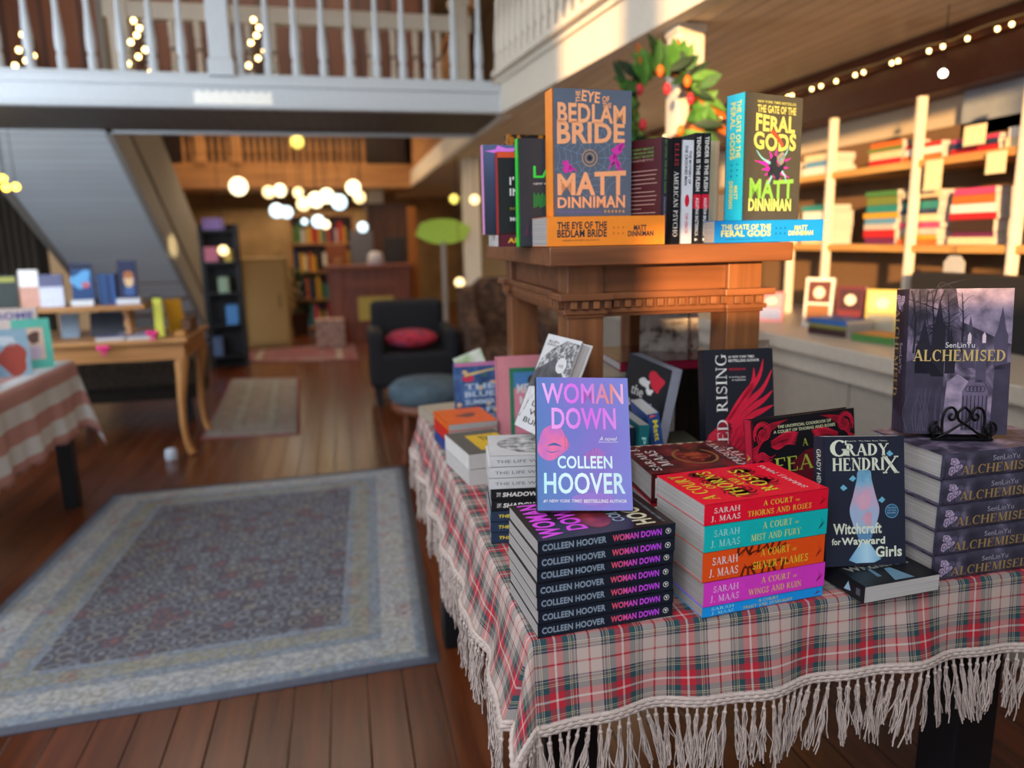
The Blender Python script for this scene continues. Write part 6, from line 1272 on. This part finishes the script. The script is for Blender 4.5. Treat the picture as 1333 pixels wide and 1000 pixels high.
for xx in (.0, .88): g = MB(); g.box((xx, -.04, 0), (xx + .18, 0, .93), M_mah); g.build('pilaster', ds, bevel=.006)
g = MB(); g.box((.18, -.025, .70), (.88, 0, .80), plain('#7d4a38', .5, name='rail_brown')); g.build('rail', ds)
g = MB(); g.box((.36, -.03, .27), (.82, -.001, .58), plain('#b09a4a', .6, name='straw_panel', noise=.15)); g.build('panel', ds)
g = MB(); g.lathe([(.10, 0), (.12, .02), (.09, .14), (.05, .17)], plain('#c9c4c8', .5, name='white_ceramic'), (.46, 10.1, .991), 14); tag(g.build('bowl'), 'white round bowl on the counter desk', 'bowl')
g = MB(); g.lathe([(.05, 0), (.06, .03), (.05, .1)], plain('#b07a4a', .5, name='amber_jar'), (-.02, 10.1, .991), 12); tag(g.build('jar'), 'small amber jar at one end of the counter desk', 'jar')
g = MB(); g.box((-.35, 9.3, .0135), (.0, 9.55, .36), mottled('pale_pink_print', [(.4, '#7a5a50'), (.6, '#a08478')], 20, 3, .8)); tag(g.build('crate', bevel=.01), 'small pinkish crate on the floor before the counter desk', 'crate')
os_ = thing('sign', 'oval green sign on a pale post by the armchair', 'sign', loc=(1.09, 8.0, 0)); g = MB(); g.prism([(.285 * math.cos(q * .2618) * (1 + .06 * math.sin(q * 1.57)), 1.385 + .135 * math.sin(q * .2618)) for q in range(24)], plain('#a9d052', .5, name='sign_green', noise=.1), 1, -.02, .02); g.build('plate', os_); g = MB(); g.tube([(0, 0, 0), (0, 0, 1.28)], .03, plain('#8f8a84', .6, name='post_grey')); g.build('post', os_); g = MB(); g.lathe([(.16, 0), (.16, .03), (.04, .06)], M_blackw, seg=14); g.build('base', os_)
# armchair with red cushion, blue stool, dark wing chair
ac = thing('armchair', 'black armchair in the hall with a red patterned cushion', 'armchair', loc=(.22, 5.80, 0)); M_ac = plain('#1a1b20', .75, name='black_upholstery', noise=.15)
g = MB(); g.box((0, 0, .14), (.62, .6, .42), M_ac); g.build('seat', ac, bevel=.04); g = MB(); g.box((0, .52, .4), (.62, .66, .80), M_ac); g.build('backrest', ac, bevel=.05)
for xx in (-.04, .56): g = MB(); g.box((xx, 0, .14), (xx + .12, .6, .60), M_ac); g.build('armrest', ac, bevel=.04)
for xx in (.0, .55):
    for yy in (.04, .54): g = MB(); g.box((xx, yy, 0), (xx + .05, yy + .05, .14), M_blackw); g.build('leg', ac)
g = MB(); g.ball((.53, 6.04, .503), .235, mottled('red_floral', [(.35, '#8a1f2c'), (.5, '#c03048'), (.6, '#3a2a50'), (.75, '#d04a4a')], 18, 3, .9), 16, 10, (.95, .8, .35)); tag(g.build('cushion'), 'red patterned cushion on the black armchair', 'cushion')
so_ = thing('stool', 'blue-grey upholstered stool next to the plaid table', 'stool', loc=(.47, 4.35, 0)); M_sl = mottled('slate_velvet', [(.3, '#3c4c58'), (.7, '#52646f')], 14, 3, .9)
g = MB(); g.lathe([(.2, .34), (.235, .37), (.24, .43), (.20, .47), (.08, .485)], M_sl, seg=24); g.build('seat', so_); g = MB(); g.lathe([(.215, .29), (.225, .30), (.225, .345), (.20, .345)], wood('stool_wood', '#5a2f1c', '#6e3c24', '#7d4a30', along=2), seg=24); g.build('rim', so_)
for q in range(4): g = MB(); a = q * 1.571 + .6; g.tube([(.17 * math.cos(a), .17 * math.sin(a), .30), (.2 * math.cos(a), .2 * math.sin(a), 0)], [.022, .014], wood('stool_wood', '#5a2f1c', '#6e3c24', '#7d4a30')); g.build('leg', so_)
wg = thing('wing_chair', 'brown mottled wing chair behind the stool, partly hidden by the display stand', 'armchair', loc=(1.30, 5.55, 0)); M_wc = mottled('brown_plaid_fur', [(.3, '#2a1c14'), (.5, '#4a3426'), (.65, '#6a4c3a'), (.8, '#3a2a22')], 16, 5, .95)
g = MB(); g.box((-.3, 0, .2), (.32, .6, .46), M_wc); g.build('seat', wg, bevel=.05); g = MB(); g.prism([(-.3, .44), (.32, .44), (.33, .85), (.2, .98), (-.16, .98), (-.31, .85)], M_wc, 1, .5, .66); g.build('backrest', wg, bevel=.05)
for xx in (-.36, .26): g = MB(); g.prism([(0, .2), (.6, .2), (.6, .92), (.45, .9), (.3, .64), (0, .62)], M_wc, 0, xx, xx + .11); g.build('wing', wg, bevel=.04)
for xx in (-.28, .24): g = MB(); g.box((xx, .04, 0), (xx + .05, .09, .2), M_blackw); g.build('leg', wg)

# lamps of the hall; the bluish globes imitate glints from a window
M_g1 = glow('#fff0c0', 2.4, 'lamp_glass_cream'); M_g2 = glow('#d0ecf8', 1.9, 'window_glint_glow'); M_g3 = glow('#ffe0a0', 1.9, 'lamp_glass_warm'); M_g4 = glow('#f4e06a', 1.5, 'lamp_glass_yellow')
lamps = [(-1.187, 10, 2.0, .13, M_g1), (-.83, 10, 1.93, .09, M_g3), (-.69, 10, 1.95, .10, M_g1), (-.47, 10, 1.92, .08, M_g3), (-.44, 10, 2.54, .10, M_g4), (-.417, 10, 1.78, .10, M_g3), (-.75, 10, 1.70, .11, M_g2), (-.63, 10, 1.68, .09, M_g2), (-.26, 10, 1.83, .12, M_g1), (-.12, 10, 1.88, .11, M_g1), (.03, 10, 1.80, .12, M_g2), (.22, 10, 1.98, .12, M_g1), (.29, 10, 1.86, .10, M_g3), (-.25, 10, 1.56, .10, M_g2), (-.16, 10, 1.52, .07, M_g1), (.31, 10, 1.48, .08, M_g2), (-.42, 10, 1.56, .05, M_g2)]
ORD = ('first', 'second', 'third', 'fourth', 'fifth', 'sixth', 'seventh', 'eighth', 'ninth', 'tenth', 'eleventh', 'twelfth', 'thirteenth', 'fourteenth', 'fifteenth', 'sixteenth')
lamps.sort(); rank = 0
for i, (x, y, z, r_, mt) in enumerate(lamps):
    y = 10 + .26 * (i % 4) + .02 * i; kk = y / 10; x, z, r_ = x * kk, EYE + (z - EYE) * kk, r_ * .84
    tone = {M_g1: 'cream', M_g2: 'bluish-white', M_g3: 'warm'}.get(mt)
    if mt is M_g4: lb = 'yellow pendant globe hanging high before the brown far gallery'
    else: lb = '%s glowing globe lamp, %s counting along the cluster from the staircase side' % (tone, ORD[rank]); rank += 1
    lp = thing('lamp_or_glint_globe', lb, 'lamp', loc=(x, y, z), group=None if mt is M_g4 else 'globe lamps over the counter desk')
    g = MB(); g.ball((0, 0, 0), r_, mt, 16, 10); g.build('globe', lp)
    g = MB(); g.tube([(0, 0, r_ * .95), (0, 0, 5.199 - z)], .005, M_blackw, 5); g.build('cord', lp)
for x, y, z, c, lb in ((1.27, 8.3, 1.74, M_g4, 'small yellow globe lamp above the green sign'), (1.39, 7.7, 1.70, M_g3, 'small warm globe lamp by the pale column near the green sign'), (1.19, 7.6, .86, M_g3, 'small warm lamp hung low before the post of the green sign'), (-1.14, 7.95, 1.235, M_g3, 'small warm lamp hanging before the black rack')):
    lp = thing('lamp_or_glint_globe', lb, 'lamp', loc=(x, y, z)); g = MB(); g.ball((0, 0, 0), .05, c, 12, 8); g.build('globe', lp); g = MB(); g.tube([(0, 0, .048), (0, 0, (5.199 if 'rack' in lb else ZB) - z)], .004, M_blackw, 5); g.build('cord', lp)
# dark shop fittings at the back: shelving, plant, easel clutter
g = MB(); g.box((.45, 12.4, 0), (1.1, 12.7, 1.9), M_brown); struct(g, 'trim_9')
pl = thing('potted_plant', 'dark leafy plant standing in the hall behind the counter desk', 'plant', loc=(-.62, 10.9, 0)); g = MB(); g.lathe([(.10, 0), (.14, .3), (.15, .32)], plain('#4a2f22', .6, name='clay_pot'), seg=14); g.build('pot', pl)
g = MB()
for k in range(34): q = k * 2.4; leaf(g, (.02 * math.cos(q), .02 * math.sin(q), .3 + .018 * k), (math.cos(q), math.sin(q), .55), (0, 0, 1), .28, .05, plain(random.choice(('#2f4024', '#3c4f2a')), .7, noise=.2), .8)
g.build('foliage', pl)
for x, y, h, w, c, lb in ((-.05, 11.2, 1.25, .3, '#8a4a30', 'rust-red display panel standing in the hall beyond the lamps'), (.32, 11.25, 1.45, .34, '#6e6a70', 'grey display panel behind the counter desk'), (.78, 11.0, 1.35, .3, '#3a3434', 'dark display panel behind the counter desk near the orange banner'), (1.0, 10.4, 1.75, .12, '#b06a2a', 'narrow orange panel standing beside the counter desk')):
    g = MB(); g.box((x - w / 2, y, .0), (x + w / 2, y + .05, h), plain(c, .6, noise=.15)); tag(g.build('room_divider', bevel=.01), lb, 'room divider')
# small decorated trees on the bridge gallery
for x, z, lb in ((-1.13, .42, 'small dark tree with warm lights before the staircase side of the newel post'), (-.43, .46, 'small dark tree with warm lights past the newel post above the paper banner'), (-1.75, .3, 'low dark bush with warm lights at the staircase end of the bridge gallery')):
    tr = thing('decorated_tree', lb, 'tree', loc=(x * 1.09, 5.75, 2.3005)); g = MB(); g.lathe([(.04, 0), (.05, .06)], M_brown, seg=10); g.build('pot', tr); g = MB()
    for k in range(70): f = k / 70; q = k * 2.4; leaf(g, (.01 * math.cos(q), .01 * math.sin(q), .05 + z * f), (math.cos(q), math.sin(q), .2), (0, 0, 1), .11 * (1.1 - f) + .02, .012, plain('#20301e', .8, name='fir_green', noise=.2))
    g.build('foliage', tr)
    for k in range(9): g = MB(); f = (k + .5) / 9; q = k * 2.1 - 1.57; g.ball((.09 * (1.1 - f) * math.cos(q), -.05 - .07 * (1.1 - f), .07 + z * f), .016, M_bulb, 8, 6); g.build('bulb', tr)
# garland bulbs at the far left by the dark slats
for x, y, z, lb in ((-2.312, 6.10, 1.785, 'amber bulb hung from the bridge gallery, higher than its twin'), (-2.232, 5.92, 1.711, 'amber bulb hung from the bridge gallery, lower of the two'), (-2.245, 6.12, 1.729, 'white bulb hung from the bridge gallery beside two amber ones')):
    lp = thing('pendant_bulb', lb, 'lamp', loc=(x, y, z)); g = MB(); g.ball((0, 0, 0), .025, M_bulby if 'amber' in lb else M_bulbw, 10, 8); g.build('bulb', lp); g = MB(); g.tube([(0, 0, .023), (0, 0, ZB - z)], .0025, M_blackw, 5); g.build('cord', lp)
